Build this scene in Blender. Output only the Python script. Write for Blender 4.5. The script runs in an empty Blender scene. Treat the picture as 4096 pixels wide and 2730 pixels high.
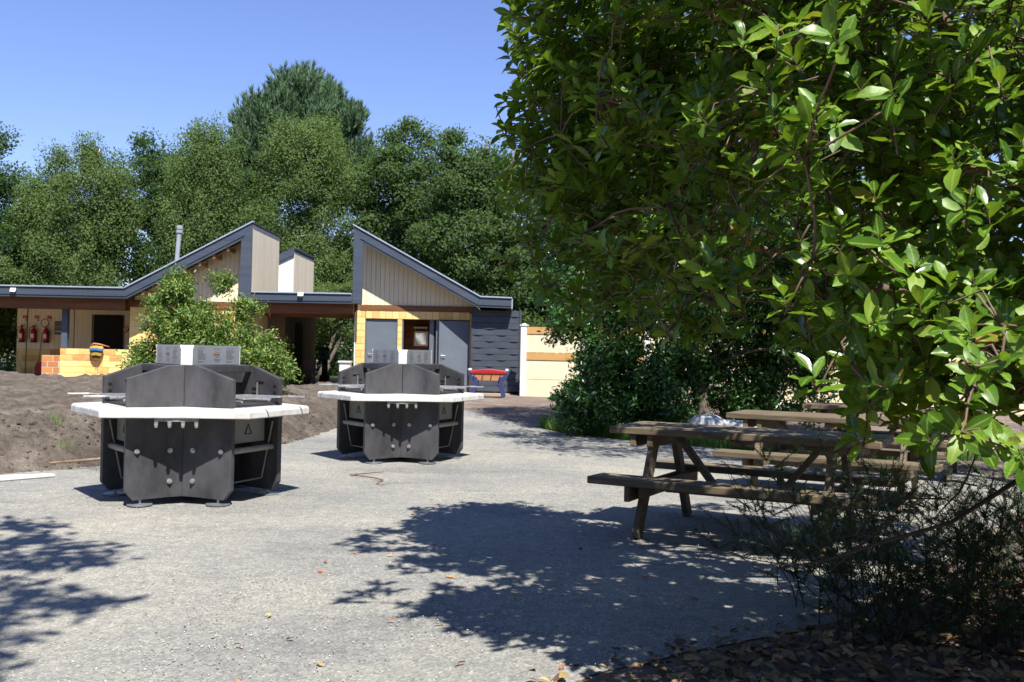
import bpy, math, random
import numpy as np
from mathutils import Vector, Matrix

random.seed(7)
RNG = np.random.default_rng(11)
SC = bpy.context.scene
COL = SC.collection
R = math.radians

# ------------------------------------------------------------------ camera
cam_d = bpy.data.cameras.new('camera')
cam = bpy.data.objects.new('camera', cam_d)
COL.objects.link(cam)
cam_d.sensor_width = 36.0
cam_d.lens = 33.4
cam_d.clip_start = 0.05
cam_d.clip_end = 3000
cam.matrix_world = Matrix.Translation((0, 0, 1.4)) @ Matrix.Rotation(R(90.71), 4, 'X') @ Matrix.Rotation(R(1.15), 4, 'Z')
cam_d.dof.use_dof = True
cam_d.dof.focus_distance = 5.0
cam_d.dof.aperture_fstop = 9.0
SC.camera = cam

# ------------------------------------------------------------------ light
SUN_EL, SUN_AZ = 57.0, 159.6           # degrees; azimuth clockwise from +Y
world = bpy.data.worlds.new('World')
SC.world = world
world.use_nodes = True
wn = world.node_tree.nodes
sky = wn.new('ShaderNodeTexSky')
sky.sky_type = 'NISHITA'
sky.sun_disc = False
sky.sun_elevation = R(SUN_EL)
sky.sun_rotation = R(SUN_AZ)
sky.air_density = 1.0
sky.dust_density = 0.0
sky.ozone_density = 4.0
bg = wn['Background']
bg.inputs['Strength'].default_value = 0.086
wm = wn.new('ShaderNodeMixRGB')
wm.blend_type = 'MULTIPLY'
wm.inputs[0].default_value = 1.0
wm.inputs[2].default_value = (1.02, 0.96, 1.20, 1)
world.node_tree.links.new(sky.outputs[0], wm.inputs[1])
world.node_tree.links.new(wm.outputs[0], bg.inputs['Color'])
sun_d = bpy.data.lights.new('sun', 'SUN')
sun_d.energy = 5.0
sun_d.angle = R(0.53)
sun_d.color = (1.0, 0.955, 0.89)
sun = bpy.data.objects.new('sun', sun_d)
COL.objects.link(sun)
ce = math.cos(R(SUN_EL))
to_sun = Vector((math.sin(R(SUN_AZ)) * ce, math.cos(R(SUN_AZ)) * ce, math.sin(R(SUN_EL))))
sun.rotation_euler = (-to_sun).to_track_quat('-Z', 'Y').to_euler()
sun.location = (10, -25, 40)
SC.view_settings.view_transform = 'Standard'
SC.view_settings.look = 'None'
SC.view_settings.exposure = 0.95
SC.view_settings.gamma = 1.0
SC.cycles.max_bounces = 8
SC.cycles.transparent_max_bounces = 8
SC.cycles.use_denoising = True

# ------------------------------------------------------------------ materials
def hexc(h):
    h = h.lstrip('#')
    out = []
    for i in (0, 2, 4):
        c = int(h[i:i + 2], 16) / 255
        out.append(c / 12.92 if c <= 0.04045 else ((c + 0.055) / 1.055) ** 2.4)
    return tuple(out) + (1.0,)

def col(c):
    return hexc(c) if isinstance(c, str) else tuple(c) + ((1.0,) if len(c) == 3 else ())

class NT:
    def __init__(s, name):
        s.m = bpy.data.materials.new(name)
        s.m.use_nodes = True
        s.t = s.m.node_tree
        s.b = s.t.nodes['Principled BSDF']
        s.out = s.t.nodes['Material Output']
    def n(s, kind, **kw):
        nd = s.t.nodes.new('ShaderNode' + kind)
        for k, v in kw.items():
            if k in nd.inputs:
                nd.inputs[k].default_value = v
            else:
                setattr(nd, k, v)
        return nd
    def l(s, a, b):
        s.t.links.new(a, b)
    def coords(s, scale=(1, 1, 1), kind='Object'):
        tc = s.n('TexCoord')
        mp = s.n('Mapping')
        mp.inputs['Scale'].default_value = scale
        s.l(tc.outputs[kind], mp.inputs['Vector'])
        return mp.outputs[0]
    def noise(s, vec, scale, detail=4, rough=0.6):
        nz = s.n('TexNoise')
        nz.inputs['Scale'].default_value = scale
        nz.inputs['Detail'].default_value = detail
        nz.inputs['Roughness'].default_value = rough
        s.l(vec, nz.inputs['Vector'])
        return nz.outputs['Fac']
    def ramp(s, fac, stops):
        r = s.n('ValToRGB')
        e = r.color_ramp.elements
        while len(e) < len(stops):
            e.new(0.5)
        for i, (p, c) in enumerate(stops):
            e[i].position = p
            e[i].color = col(c)
        s.l(fac, r.inputs[0])
        return r.outputs[0]
    def mix(s, fac, a, b, mode='MIX'):
        mx = s.n('MixRGB')
        mx.blend_type = mode
        for sock, v in ((mx.inputs[0], fac), (mx.inputs[1], a), (mx.inputs[2], b)):
            if isinstance(v, (int, float)):
                sock.default_value = v
            elif isinstance(v, (tuple, str, list)):
                sock.default_value = col(v)
            else:
                s.l(v, sock)
        return mx.outputs[0]
    def bump(s, h, strength=0.5, dist=0.01, prev=None):
        b = s.n('Bump')
        b.inputs['Strength'].default_value = strength
        b.inputs['Distance'].default_value = dist
        s.l(h, b.inputs['Height'])
        if prev is not None:
            s.l(prev, b.inputs['Normal'])
        return b.outputs[0]

def mat(name, c1, c2=None, rough=0.7, scale=6.0, stretch=(1, 1, 1), metallic=0.0, spec=0.5,
        bump=0.0, bscale=40.0, bdist=0.004, rnd=0.0, kind='Object', lo=0.35, hi=0.65):
    t = NT(name)
    v = t.coords(stretch, kind)
    base = None
    if c2 is not None:
        f = t.noise(v, scale, 6, 0.65)
        base = t.ramp(f, [(lo, c1), (hi, c2)])
    if rnd > 0:
        oi = t.n('ObjectInfo')
        hsv = t.n('HueSaturation')
        mr = t.n('MapRange')
        mr.inputs['To Min'].default_value = 1 - rnd
        mr.inputs['To Max'].default_value = 1 + rnd
        t.l(oi.outputs['Random'], mr.inputs['Value'])
        t.l(mr.outputs[0], hsv.inputs['Value'])
        if base is not None:
            t.l(base, hsv.inputs['Color'])
        else:
            hsv.inputs['Color'].default_value = col(c1)
        base = hsv.outputs[0]
    if base is not None:
        t.l(base, t.b.inputs['Base Color'])
    else:
        t.b.inputs['Base Color'].default_value = col(c1)
    t.b.inputs['Roughness'].default_value = rough
    t.b.inputs['Metallic'].default_value = metallic
    t.b.inputs['Specular IOR Level'].default_value = spec
    if bump > 0:
        t.l(t.bump(t.noise(v, bscale, 5, 0.7), bump, bdist), t.b.inputs['Normal'])
    return t.m

def leaf_mat(name, stops, rough=0.4, trans=0.3, tcol=(0.25, 0.42, 0.03), spec=0.5, patch=0.0, pscale=1.0, rib=False):
    """leaf colour picked per leaf (mesh island and object), thin light passing through"""
    t = NT(name)
    g = t.n('NewGeometry')
    oi = t.n('ObjectInfo')
    ad = t.n('Math', operation='ADD')
    fr = t.n('Math', operation='FRACT')
    t.l(g.outputs['Random Per Island'], ad.inputs[0])
    t.l(oi.outputs['Random'], ad.inputs[1])
    t.l(ad.outputs[0], fr.inputs[0])
    c = t.ramp(fr.outputs[0], stops)
    if patch > 0:
        f = t.noise(t.coords(), pscale, 3, 0.6)
        sh = t.ramp(f, [(0.35, (1 - patch,) * 3), (0.65, (1, 1, 1))])
        c = t.mix(1.0, c, sh, 'MULTIPLY')
    if rib:
        at_ = t.n('Attribute', attribute_name='rib')
        rf = t.ramp(at_.outputs['Fac'], [(0.80, (0, 0, 0)), (0.97, (0.55, 0.55, 0.55))])
        c = t.mix(rf, c, '#9fb25a')
        vb = t.noise(t.coords(), 130 if rib == 2 else 9, 3, 0.6)
        c = t.mix(1.0, c, t.ramp(vb, [(0.32, (0.62, 0.66, 0.55)), (0.6, (1.08, 1.05, 1.0))]), 'MULTIPLY')
        rr_ = t.n('MapRange')
        rr_.inputs['To Min'].default_value = 0.2
        rr_.inputs['To Max'].default_value = 0.55
        t.l(fr.outputs[0], rr_.inputs['Value'])
        t.l(rr_.outputs[0], t.b.inputs['Roughness'])
    else:
        t.b.inputs['Roughness'].default_value = rough
    t.l(c, t.b.inputs['Base Color'])
    t.b.inputs['Specular IOR Level'].default_value = spec
    tr = t.n('BsdfTranslucent')
    tc = t.mix(0.5, c, tcol)
    t.l(tc, tr.inputs['Color'])
    ms = t.n('MixShader')
    ms.inputs[0].default_value = trans
    t.l(t.b.outputs[0], ms.inputs[1])
    t.l(tr.outputs[0], ms.inputs[2])
    t.l(ms.outputs[0], t.out.inputs['Surface'])
    return t.m

M = {}
M['concrete_dark'] = mat('concrete_dark', '#28282b', '#4f4e51', 0.7, 3.0, stretch=(1, 1, 0.5), bump=0.3, bscale=60, bdist=0.003, lo=0.36, hi=0.68)
M['concrete_soot'] = mat('concrete_soot', '#2a292c', '#36353a', 0.85, 6, bump=0.2)
M['worktop'] = mat('worktop', '#b3b0aa', '#d6d4cf', 0.6, 5, bump=0.1, bscale=80)
M['steel'] = mat('steel', '#c9c8c4', '#a6a5a1', 0.42, 12, metallic=0.85)
M['galv'] = mat('galv', '#a9adb0', '#868b90', 0.45, 9, metallic=0.7)
M['tube_grey'] = mat('tube_grey', '#8d8c86', '#77766f', 0.5, 9)
M['grey_box'] = mat('grey_box', '#6f6f6c', '#666662', 0.5, 4)
M['info_sheet'] = mat('info_sheet', '#8f9498', '#868b90', 0.32, 3, metallic=0.35)
M['print_grey'] = mat('print_grey', '#6b6d70', rough=0.5)
M['print_brown'] = mat('print_brown', '#7a4a22', rough=0.5)
M['black'] = mat('black', '#101012', rough=0.6)
M['fascia'] = mat('fascia', '#3b4450', '#474f5b', 0.42, 1.5, stretch=(0.3, 1, 6), bump=0.06, bscale=6)
M['capping'] = mat('capping', '#a7b3c0', '#97a4b2', 0.35, 3, metallic=0.15)
M['post_blue'] = mat('post_blue', '#454f5e', '#4d5866', 0.5, 4)
M['roof_top'] = mat('roof_top', '#5a5f66', '#4a4f56', 0.7, 3)
M['cladding'] = mat('cladding', '#e2d4ae', '#e9ddbb', 0.7, 3, stretch=(3, 3, 0.5), rnd=0.035, bump=0.1, bscale=30)
M['cladding_gap'] = mat('cladding_gap', '#8a7f68', rough=0.8)
M['greywood'] = mat('greywood', '#d6c8ae', '#e3d7bf', 0.8, 5, stretch=(5, 5, 0.35), rnd=0.05)
M['white_and_sunlit'] = mat('white_and_sunlit', '#e9e3d8', '#f1ece2', 0.8, 3)  # off-white parts, and the rear gable with sunlight painted in
M['glulam'] = mat('glulam', '#5f3a1a', '#7d5028', 0.6, 2.2, stretch=(0.35, 3, 4), bump=0.1)
M['rafter'] = mat('rafter', '#8a6a44', '#a07f55', 0.7, 3)
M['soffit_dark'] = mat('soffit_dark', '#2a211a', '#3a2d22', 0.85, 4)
M['mortar_light'] = mat('mortar_light', '#cdbfa6', '#b9aa90', 0.9, 12)
M['mortar_brown'] = mat('mortar_brown', '#a5885f', '#8f7450', 0.9, 12)
M['mortar_white'] = mat('mortar_white', '#cfc8bd', '#bdb5a8', 0.9, 12)
M['door'] = mat('door', '#5b636d', '#646c76', 0.5, 2)
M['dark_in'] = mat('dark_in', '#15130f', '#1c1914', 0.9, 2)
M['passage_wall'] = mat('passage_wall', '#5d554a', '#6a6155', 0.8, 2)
M['floor_slab'] = mat('floor_slab', '#a98f77', '#b79c82', 0.8, 3)
M['fence_cream'] = mat('fence_cream', '#dccdaa', '#e6d9b9', 0.8, 2.5, bump=0.1, bscale=60)
M['fence_tan'] = mat('fence_tan', '#b98f52', '#c79c5e', 0.75, 7, stretch=(0.4, 1, 3))
M['fence_post'] = mat('fence_post', '#dfdad0', '#ebe7de', 0.8, 4)
M['weave'] = mat('weave', '#363d47', '#414852', 0.55, 3, stretch=(0.4, 1, 4))
M['red_plastic'] = mat('red_plastic', '#a81f26', '#961a20', 0.45, 3)
M['red_enamel'] = mat('red_enamel', '#b5161c', '#a01218', 0.3, 3)
M['navy_plastic'] = mat('navy_plastic', '#2f3b66', '#28335a', 0.5, 3)
M['box_wood'] = mat('box_wood', '#b07a52', '#9f6b45', 0.6, 3, stretch=(0.5, 2, 2))
M['white'] = mat('white', '#d8d8d6', '#cdcdca', 0.5, 5)
M['bottle_green'] = mat('bottle_green', '#0f5440', '#124a3a', 0.45, 3)
M['rubber'] = mat('rubber', '#191a1c', rough=0.7)
M['brown_plastic'] = mat('brown_plastic', '#55402e', rough=0.5)
M['yellow'] = mat('yellow', '#c7a22e', '#a8841f', 0.75, 14)
M['blue'] = mat('blue', '#3a78b4', '#2f639a', 0.75, 14)
M['mirror'] = mat('mirror', (0.8, 0.82, 0.82), rough=0.05, metallic=1.0)
M['sack'] = mat('sack', '#bfc1c4', '#d3d4d5', 0.6, 6, bump=0.4, bscale=18, bdist=0.02)
M['picnic'] = mat('picnic', '#544939', '#76684f', 0.72, 3.2, stretch=(0.9, 9, 9), rnd=0.13, bump=0.35, bscale=22, bdist=0.003)
M['bark_red'] = mat('bark_red', '#4d3b2f', '#786353', 0.85, 9, stretch=(1, 1, 0.4), bump=0.7, bscale=35, bdist=0.008)
M['bark_grey'] = mat('bark_grey', '#4a4238', '#6b6154', 0.9, 5, stretch=(1, 1, 0.3), bump=0.6, bscale=14, bdist=0.03)
M['bark_birch'] = mat('bark_birch', '#9b978d', '#cfcbc1', 0.8, 4, stretch=(0.6, 0.6, 3))
M['bark_pine'] = mat('bark_pine', '#5a3c2c', '#7b5640', 0.9, 5, bump=0.5, bscale=12, bdist=0.03)
M['twig'] = mat('twig', '#6a5444', '#8c7663', 0.85, 12)
M['twig_dark'] = mat('twig_dark', '#2e2721', '#463c33', 0.9, 12)
M['flue'] = mat('flue', '#b4b9be', '#a2a8ae', 0.35, 3, metallic=0.3)
M['twig_red'] = mat('twig_red', '#4f3c30', '#6f5a49', 0.7, 12)

def brick_mat(name, stops):
    t = NT(name)
    oi = t.n('ObjectInfo')
    v = t.coords((1, 1, 1))
    f = t.noise(v, 7, 4, 0.6)
    ad = t.n('Math', operation='MULTIPLY_ADD')
    t.l(f, ad.inputs[0])
    ad.inputs[1].default_value = 0.55
    t.l(oi.outputs['Random'], ad.inputs[2])
    sb = t.n('Math', operation='SUBTRACT')
    t.l(ad.outputs[0], sb.inputs[0])
    sb.inputs[1].default_value = 0.27
    c = t.ramp(sb.outputs[0], stops)
    t.l(c, t.b.inputs['Base Color'])
    t.b.inputs['Roughness'].default_value = 0.8
    t.l(t.bump(t.noise(v, 40, 5), 0.3, 0.004), t.b.inputs['Normal'])
    return t.m
M['brick_yellow'] = brick_mat('brick_yellow', [(0.0, '#e4cd86'), (0.55, '#e0c476'), (0.82, '#d6ac62'), (1.0, '#c08a50')])
M['brick_cream'] = brick_mat('brick_cream', [(0.0, '#dfc584'), (0.6, '#dbbb75'), (1.0, '#d2a865')])
M['brick_orange'] = brick_mat('brick_orange', [(0.0, '#b87c46'), (0.6, '#ab6c3a'), (1.0, '#965a32')])
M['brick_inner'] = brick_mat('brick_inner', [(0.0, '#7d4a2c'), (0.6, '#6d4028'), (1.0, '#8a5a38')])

def gravel_mat():
    t = NT('gravel')
    v = t.coords()
    vo = t.n('TexVoronoi')
    vo.inputs['Scale'].default_value = 75
    t.l(v, vo.inputs['Vector'])
    st = t.ramp(vo.outputs['Color'], [(0.0, '#7f7f7d'), (0.45, '#969692'), (0.8, '#a6a5a0'), (1.0, '#c4c2bb')])
    big = t.noise(v, 0.5, 5, 0.6)
    tone = t.ramp(big, [(0.32, '#cccdce'), (0.5, '#e0dfdb'), (0.66, '#f4f0e6')])
    c = t.mix(1.0, st, tone, 'MULTIPLY')
    mid = t.noise(v, 9, 4, 0.7)
    c = t.mix(1.0, c, t.ramp(mid, [(0.3, (0.85, 0.85, 0.86)), (0.7, (1.15, 1.14, 1.1))]), 'MULTIPLY')
    tr_ = t.noise(t.coords((0.5, 1.6, 1)), 1.1, 5, 0.65)
    c = t.mix(1.0, c, t.ramp(tr_, [(0.30, (0.80, 0.81, 0.83)), (0.46, (1.0, 1.0, 1.0)), (0.72, (1.10, 1.09, 1.05))]), 'MULTIPLY')
    fine = t.noise(v, 260, 2, 0.6)
    c = t.mix(1.0, c, t.ramp(fine, [(0.3, (0.80, 0.80, 0.80)), (0.7, (1.18, 1.18, 1.18))]), 'MULTIPLY')
    t.l(c, t.b.inputs['Base Color'])
    t.b.inputs['Roughness'].default_value = 0.9
    t.b.inputs['Specular IOR Level'].default_value = 0.2
    b1 = t.bump(t.noise(v, 9, 4), 0.35, 0.03)
    b2 = t.bump(vo.outputs['Distance'], 0.7, 0.008, b1)
    t.l(b2, t.b.inputs['Normal'])
    return t.m
M['gravel'] = gravel_mat()
M['stone'] = leaf_mat('stone', [(0.0, '#77777a'), (0.5, '#9c9b97'), (1.0, '#c6c3bb')], rough=0.9, trans=0.0, spec=0.2)

def soil_mat(name, stops, s1=1.2, s2=14, bumpd=0.05):
    t = NT(name)
    v = t.coords()
    f = t.noise(v, s1, 8, 0.7)
    c = t.ramp(f, stops)
    g = t.noise(v, s2, 6, 0.75)
    c = t.mix(1.0, c, t.ramp(g, [(0.3, (0.6, 0.58, 0.57)), (0.7, (1.3, 1.3, 1.3))]), 'MULTIPLY')
    t.l(c, t.b.inputs['Base Color'])
    t.b.inputs['Roughness'].default_value = 0.95
    t.b.inputs['Specular IOR Level'].default_value = 0.15
    b1 = t.bump(g, 0.8, bumpd)
    b2 = t.bump(t.noise(v, 60, 4, 0.7), 0.6, 0.012, b1)
    t.l(b2, t.b.inputs['Normal'])
    return t.m
M['soil'] = soil_mat('soil', [(0.3, '#655a52'), (0.55, '#807368'), (0.75, '#9a8e83')])
M['bank'] = soil_mat('bank', [(0.25, '#4a433c'), (0.5, '#6a6157'), (0.72, '#8b8276')], s1=1.6, s2=8, bumpd=0.13)
M['dark_soil'] = soil_mat('dark_soil', [(0.3, '#5c5049'), (0.6, '#75675f'), (0.8, '#8a7c72')], s1=2)

# leaf families
M['leaf_arb'] = leaf_mat('leaf_arb', [(0.0, '#3a5c1b'), (0.3, '#4a701f'), (0.65, '#5e8524'), (0.92, '#77962d'), (0.985, '#909f3a'), (1.0, '#8a5a22')], rough=0.3, trans=0.3, tcol=(0.36, 0.52, 0.02), spec=0.5, rib=2)
M['leaf_arb_far'] = leaf_mat('leaf_arb_far', [(0.0, '#26461a'), (0.5, '#33591f'), (1.0, '#446b26')], rough=0.38, trans=0.2, tcol=(0.25, 0.4, 0.03))
M['leaf_shrub'] = leaf_mat('leaf_shrub', [(0.0, '#3f5c22'), (0.4, '#516f29'), (0.8, '#6a8433'), (0.96, '#8b9644'), (1.0, '#a97d50')], rough=0.5, trans=0.25)
M['leaf_laurel'] = leaf_mat('leaf_laurel', [(0.0, '#23411f'), (0.5, '#2f5424'), (1.0, '#43702c')], rough=0.35, trans=0.2)
M['leaf_oak'] = leaf_mat('leaf_oak', [(0.0, '#44583a'), (0.5, '#526742'), (1.0, '#60754b')], rough=0.85, spec=0.1, trans=0.42, patch=0.25, pscale=0.6)
M['leaf_oak_dark'] = leaf_mat('leaf_oak_dark', [(0.0, '#354b33'), (0.5, '#40573a'), (1.0, '#4c6344')], rough=0.85, spec=0.1, trans=0.42, patch=0.25, pscale=0.6)
M['leaf_birch'] = leaf_mat('leaf_birch', [(0.0, '#57693f'), (0.5, '#647849'), (1.0, '#738656')], rough=0.85, spec=0.1, trans=0.42, patch=0.18, pscale=0.7)
M['needle'] = leaf_mat('needle', [(0.0, '#435a42'), (0.5, '#587352'), (1.0, '#728b66')], rough=0.8, spec=0.15, trans=0.15, patch=0.2, pscale=0.5)
M['leaf_bg'] = leaf_mat('leaf_bg', [(0.0, '#2d4a28'), (0.5, '#3b5a2f'), (1.0, '#4b6b39')], rough=0.6, trans=0.2, patch=0.3, pscale=0.3)
M['heath'] = leaf_mat('heath', [(0.0, '#20351b'), (0.5, '#2a4221'), (1.0, '#3b5729')], rough=0.6, trans=0.15)
M['grass'] = leaf_mat('grass', [(0.0, '#3f6a26'), (0.5, '#57852f'), (0.9, '#78983f'), (1.0, '#a39a55')], rough=0.6, trans=0.3)
M['litter'] = leaf_mat('litter', [(0.0, '#4a3826'), (0.3, '#66503a'), (0.55, '#83704a'), (0.75, '#948157'), (0.92, '#87553a'), (1.0, '#b09a68')], rough=0.65, trans=0.1, tcol=(0.4, 0.25, 0.05))
M['litter_orange'] = leaf_mat('litter_orange', [(0.0, '#a4512a'), (0.4, '#c07038'), (0.8, '#c98f45'), (1.0, '#d8b04f')], rough=0.6, trans=0.1, tcol=(0.4, 0.2, 0.05))

# ------------------------------------------------------------------ mesh helpers
class MB:
    def __init__(s):
        s.v, s.f = [], []
    def add(s, vs, fs):
        o = len(s.v)
        s.v += [tuple(v) for v in vs]
        s.f += [tuple(i + o for i in f) for f in fs]
        return s
    def box(s, c, d, rz=0.0, mtx=None):
        hx, hy, hz = d[0] / 2, d[1] / 2, d[2] / 2
        vs = [Vector((x, y, z)) for x in (-hx, hx) for y in (-hy, hy) for z in (-hz, hz)]
        m = mtx if mtx is not None else Matrix.Rotation(rz, 4, 'Z')
        vs = [m @ v + Vector(c) for v in vs]
        return s.add(vs, [(0, 1, 3, 2), (4, 6, 7, 5), (0, 4, 5, 1), (2, 3, 7, 6), (0, 2, 6, 4), (1, 5, 7, 3)])
    def ext(s, a, b):                      # box from corner to corner
        return s.box([(a[i] + b[i]) / 2 for i in range(3)], [abs(b[i] - a[i]) for i in range(3)])
    def beam(s, p, q, w, h, up=(0, 0, 1)):
        p, q = Vector(p), Vector(q)
        d = (q - p)
        L = d.length
        x = d.normalized()
        y = Vector(up).cross(x).normalized()
        z = x.cross(y)
        m = Matrix((x, y, z)).transposed().to_4x4()
        return s.box((p + q) / 2, (L, w, h), mtx=m)
    def prism(s, poly, fn, t):             # poly list of 2D pts; fn(u,v,w)->3D ; w in 0..t
        n = len(poly)
        vs = [fn(u, v, 0) for u, v in poly] + [fn(u, v, t) for u, v in poly]
        fs = [tuple(range(n)), tuple(range(2 * n - 1, n - 1, -1))]
        fs += [(i, i + n, (i + 1) % n + n, (i + 1) % n) for i in range(n)]
        return s.add(vs, fs)
    def tube(s, pts, rad, n=8, cap=True):
        pts = [Vector(p) for p in pts]
        if not isinstance(rad, (list, tuple)):
            rad = [rad] * len(pts)
        o = len(s.v)
        prev = None
        for i, p in enumerate(pts):
            a = pts[max(i - 1, 0)]
            b = pts[min(i + 1, len(pts) - 1)]
            d = (b - a).normalized()
            if prev is None:
                x = d.orthogonal().normalized()
            else:
                x = (prev - d * prev.dot(d))
                x = x.normalized() if x.length > 1e-6 else d.orthogonal().normalized()
            prev = x
            y = d.cross(x)
            for k in range(n):
                an = 2 * math.pi * k / n
                s.v.append(tuple(p + (x * math.cos(an) + y * math.sin(an)) * rad[i]))
        for i in range(len(pts) - 1):
            for k in range(n):
                a, b = o + i * n + k, o + i * n + (k + 1) % n
                s.f.append((a, b, b + n, a + n))
        if cap:
            s.f.append(tuple(o + k for k in range(n - 1, -1, -1)))
            e = o + (len(pts) - 1) * n
            s.f.append(tuple(e + k for k in range(n)))
        return s
    def lathe(s, prof, c=(0, 0, 0), n=16):
        o = len(s.v)
        for r, z in prof:
            for k in range(n):
                a = 2 * math.pi * k / n
                s.v.append((c[0] + r * math.cos(a), c[1] + r * math.sin(a), c[2] + z))
        for i in range(len(prof) - 1):
            for k in range(n):
                a, b = o + i * n + k, o + i * n + (k + 1) % n
                s.f.append((a, b, b + n, a + n))
        s.f.append(tuple(o + k for k in range(n - 1, -1, -1)))
        e = o + (len(prof) - 1) * n
        s.f.append(tuple(e + k for k in range(n)))
        return s
    def mesh(s, name, m, smooth=False):
        me = bpy.data.meshes.new(name)
        me.from_pydata(s.v, [], s.f)
        if m is not None:
            me.materials.append(M[m] if isinstance(m, str) else m)
        if smooth:
            me.polygons.foreach_set('use_smooth', [True] * len(me.polygons))
        me.update()
        return me
    def build(s, name, m, parent=None, smooth=False, bevel=0.0, loc=None):
        o = bpy.data.objects.new(name, s.mesh(name, m, smooth))
        return link(o, parent, bevel, loc)

def link(o, parent=None, bevel=0.0, loc=None, rot=None):
    COL.objects.link(o)
    if parent is not None:
        o.parent = parent
    if loc is not None:
        o.location = loc
    if rot is not None:
        o.rotation_euler = rot
    if bevel > 0:
        b = o.modifiers.new('bevel', 'BEVEL')
        b.width = bevel
        b.segments = 2
        b.limit_method = 'ANGLE'
    return o

def inst(name, me, parent=None, loc=(0, 0, 0), rot=(0, 0, 0), scale=None):
    o = bpy.data.objects.new(name, me)
    COL.objects.link(o)
    if parent is not None:
        o.parent = parent
    o.location = loc
    o.rotation_euler = rot
    if scale is not None:
        o.scale = scale
    return o

def tag(o, label=None, cat=None, group=None, kind=None):
    if label: o['label'] = label
    if cat: o['category'] = cat
    if group: o['group'] = group
    if kind: o['kind'] = kind
    return o

def thing(name, label, cat, loc=(0, 0, 0), rz=0.0, group=None):
    o = bpy.data.objects.new(name, None)
    COL.objects.link(o)
    o.empty_display_size = 0.2
    o.location = loc
    o.rotation_euler = (0, 0, rz)
    return tag(o, label, cat, group)

KIDS = {}
def kids(o):
    return [c for c in COL.objects if c.parent is o]

def copy_tree(o, allkids, parent=None):
    c = o.copy()
    COL.objects.link(c)
    if parent is not None:
        c.parent = parent
        c.matrix_parent_inverse = o.matrix_parent_inverse.copy()
    for ch in allkids.get(o.name, []):
        copy_tree(ch, allkids, c)
    return c

def kid_map(root):
    mp = {}
    for o in COL.objects:
        if o.parent is not None:
            mp.setdefault(o.parent.name, []).append(o)
    return mp

def np_mesh(name, V, F, m, smooth=False, rib=False):
    """V (n,3) float, F (k,3|4) int"""
    me = bpy.data.meshes.new(name)
    n, k = len(V), F.shape[1]
    me.vertices.add(n)
    me.vertices.foreach_set('co', np.ascontiguousarray(V, dtype=np.float32).ravel())
    me.loops.add(F.size)
    me.loops.foreach_set('vertex_index', np.ascontiguousarray(F, dtype=np.int32).ravel())
    me.polygons.add(len(F))
    me.polygons.foreach_set('loop_start', np.arange(0, F.size, k, dtype=np.int32))
    me.polygons.foreach_set('loop_total', np.full(len(F), k, dtype=np.int32))
    if smooth:
        me.polygons.foreach_set('use_smooth', np.ones(len(F), dtype=bool))
    if m is not None:
        me.materials.append(M[m] if isinstance(m, str) else m)
    me.update(calc_edges=True)
    if rib:
        a = me.attributes.new('rib', 'FLOAT', 'POINT')
        a.data.foreach_set('value', (np.arange(n) % 3 == 1).astype(np.float32))
    return me

def scatter(TV, TF, pos, frames, scale):
    """copy template (TV,TF) to each pos with frame (N,3,3 columns = local axes) and scale (N,)"""
    N, n = len(pos), len(TV)
    V = np.einsum('nij,kj->nki', frames, TV) * scale[:, None, None] + pos[:, None, :]
    F = TF[None] + (np.arange(N) * n)[:, None, None]
    return V.reshape(-1, 3), F.reshape(-1, TF.shape[1])

def unit(a):
    return a / np.maximum(np.linalg.norm(a, axis=-1, keepdims=True), 1e-9)

def frames_from(dirs, ups):
    """x axis = dirs, z close to ups"""
    x = unit(dirs)
    y = unit(np.cross(ups, x))
    z = np.cross(x, y)
    return np.stack([x, y, z], axis=-1)

# leaf templates: along +x from stalk, width y
def leaf_template(segs=5, wid=0.2, fold=0.28, curl=0.18, shape='ell'):
    V, F = [], []
    for i in range(segs + 1):
        t = i / segs
        w = wid * (math.sin(math.pi * t ** 1.2) ** 0.75) if 0 < i < segs else 0.012
        z = -curl * t * t
        V += [(t, -w, z + fold * w), (t, 0, z), (t, w, z + fold * w)]
    for i in range(segs):
        a = 3 * i
        F += [(a, a + 1, a + 4, a + 3), (a + 1, a + 2, a + 5, a + 4)]
    return np.array(V), np.array(F)
LEAF_HI = [leaf_template(6, 0.215, 0.3, 0.14), leaf_template(6, 0.24, 0.2, 0.34), leaf_template(6, 0.19, 0.5, 0.05), leaf_template(6, 0.23, 0.35, -0.16)]
for _k, (_v, _f) in enumerate(LEAF_HI):          # wavy margins and a sideways bend, different for each shape
    _t = _v[:, 0]
    _v[:, 2] += 0.03 * np.sin(_t * (9 + 2 * _k) + _k) * (np.abs(_v[:, 1]) > 0.05)
    _v[:, 1] += (0.10, -0.06, 0.04, -0.12)[_k] * _t ** 2
LEAF_REAR = leaf_template(4, 0.21, 0.3, 0.15)
LEAF_MID = (np.array([(0, 0, 0), (0.5, -0.2, 0.05), (1, 0, -0.1), (0.5, 0.2, 0.05), (0.5, 0, -0.02)]),
            np.array([(0, 1, 4), (1, 2, 4), (2, 3, 4), (3, 0, 4)]))
LEAF_LO = (np.array([(0, 0, 0), (0.45, -0.33, 0.06), (1, 0, 0), (0.45, 0.33, 0.06)]), np.array([(0, 1, 2, 3)]))
NEEDLE = (np.array([(0, -0.045, 0), (1, 0, 0), (0, 0.045, 0)]), np.array([(0, 1, 2)]))

def in_ell(e, n, rng, power=0.45):
    """n points inside an ellipsoid (cx,cy,cz,rx,ry,rz), denser near its surface"""
    d = unit(rng.normal(size=(n, 3)))
    r = rng.random(n) ** power
    return np.array(e[:3]) + d * r[:, None] * np.array(e[3:6])

# world-space children: parent sits at the thing's base, children keep world coordinates
def wthing(name, label, cat, loc, group=None):
    o = thing(name, label, cat, loc, 0.0, group)
    o['_w'] = 1
    return o

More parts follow.
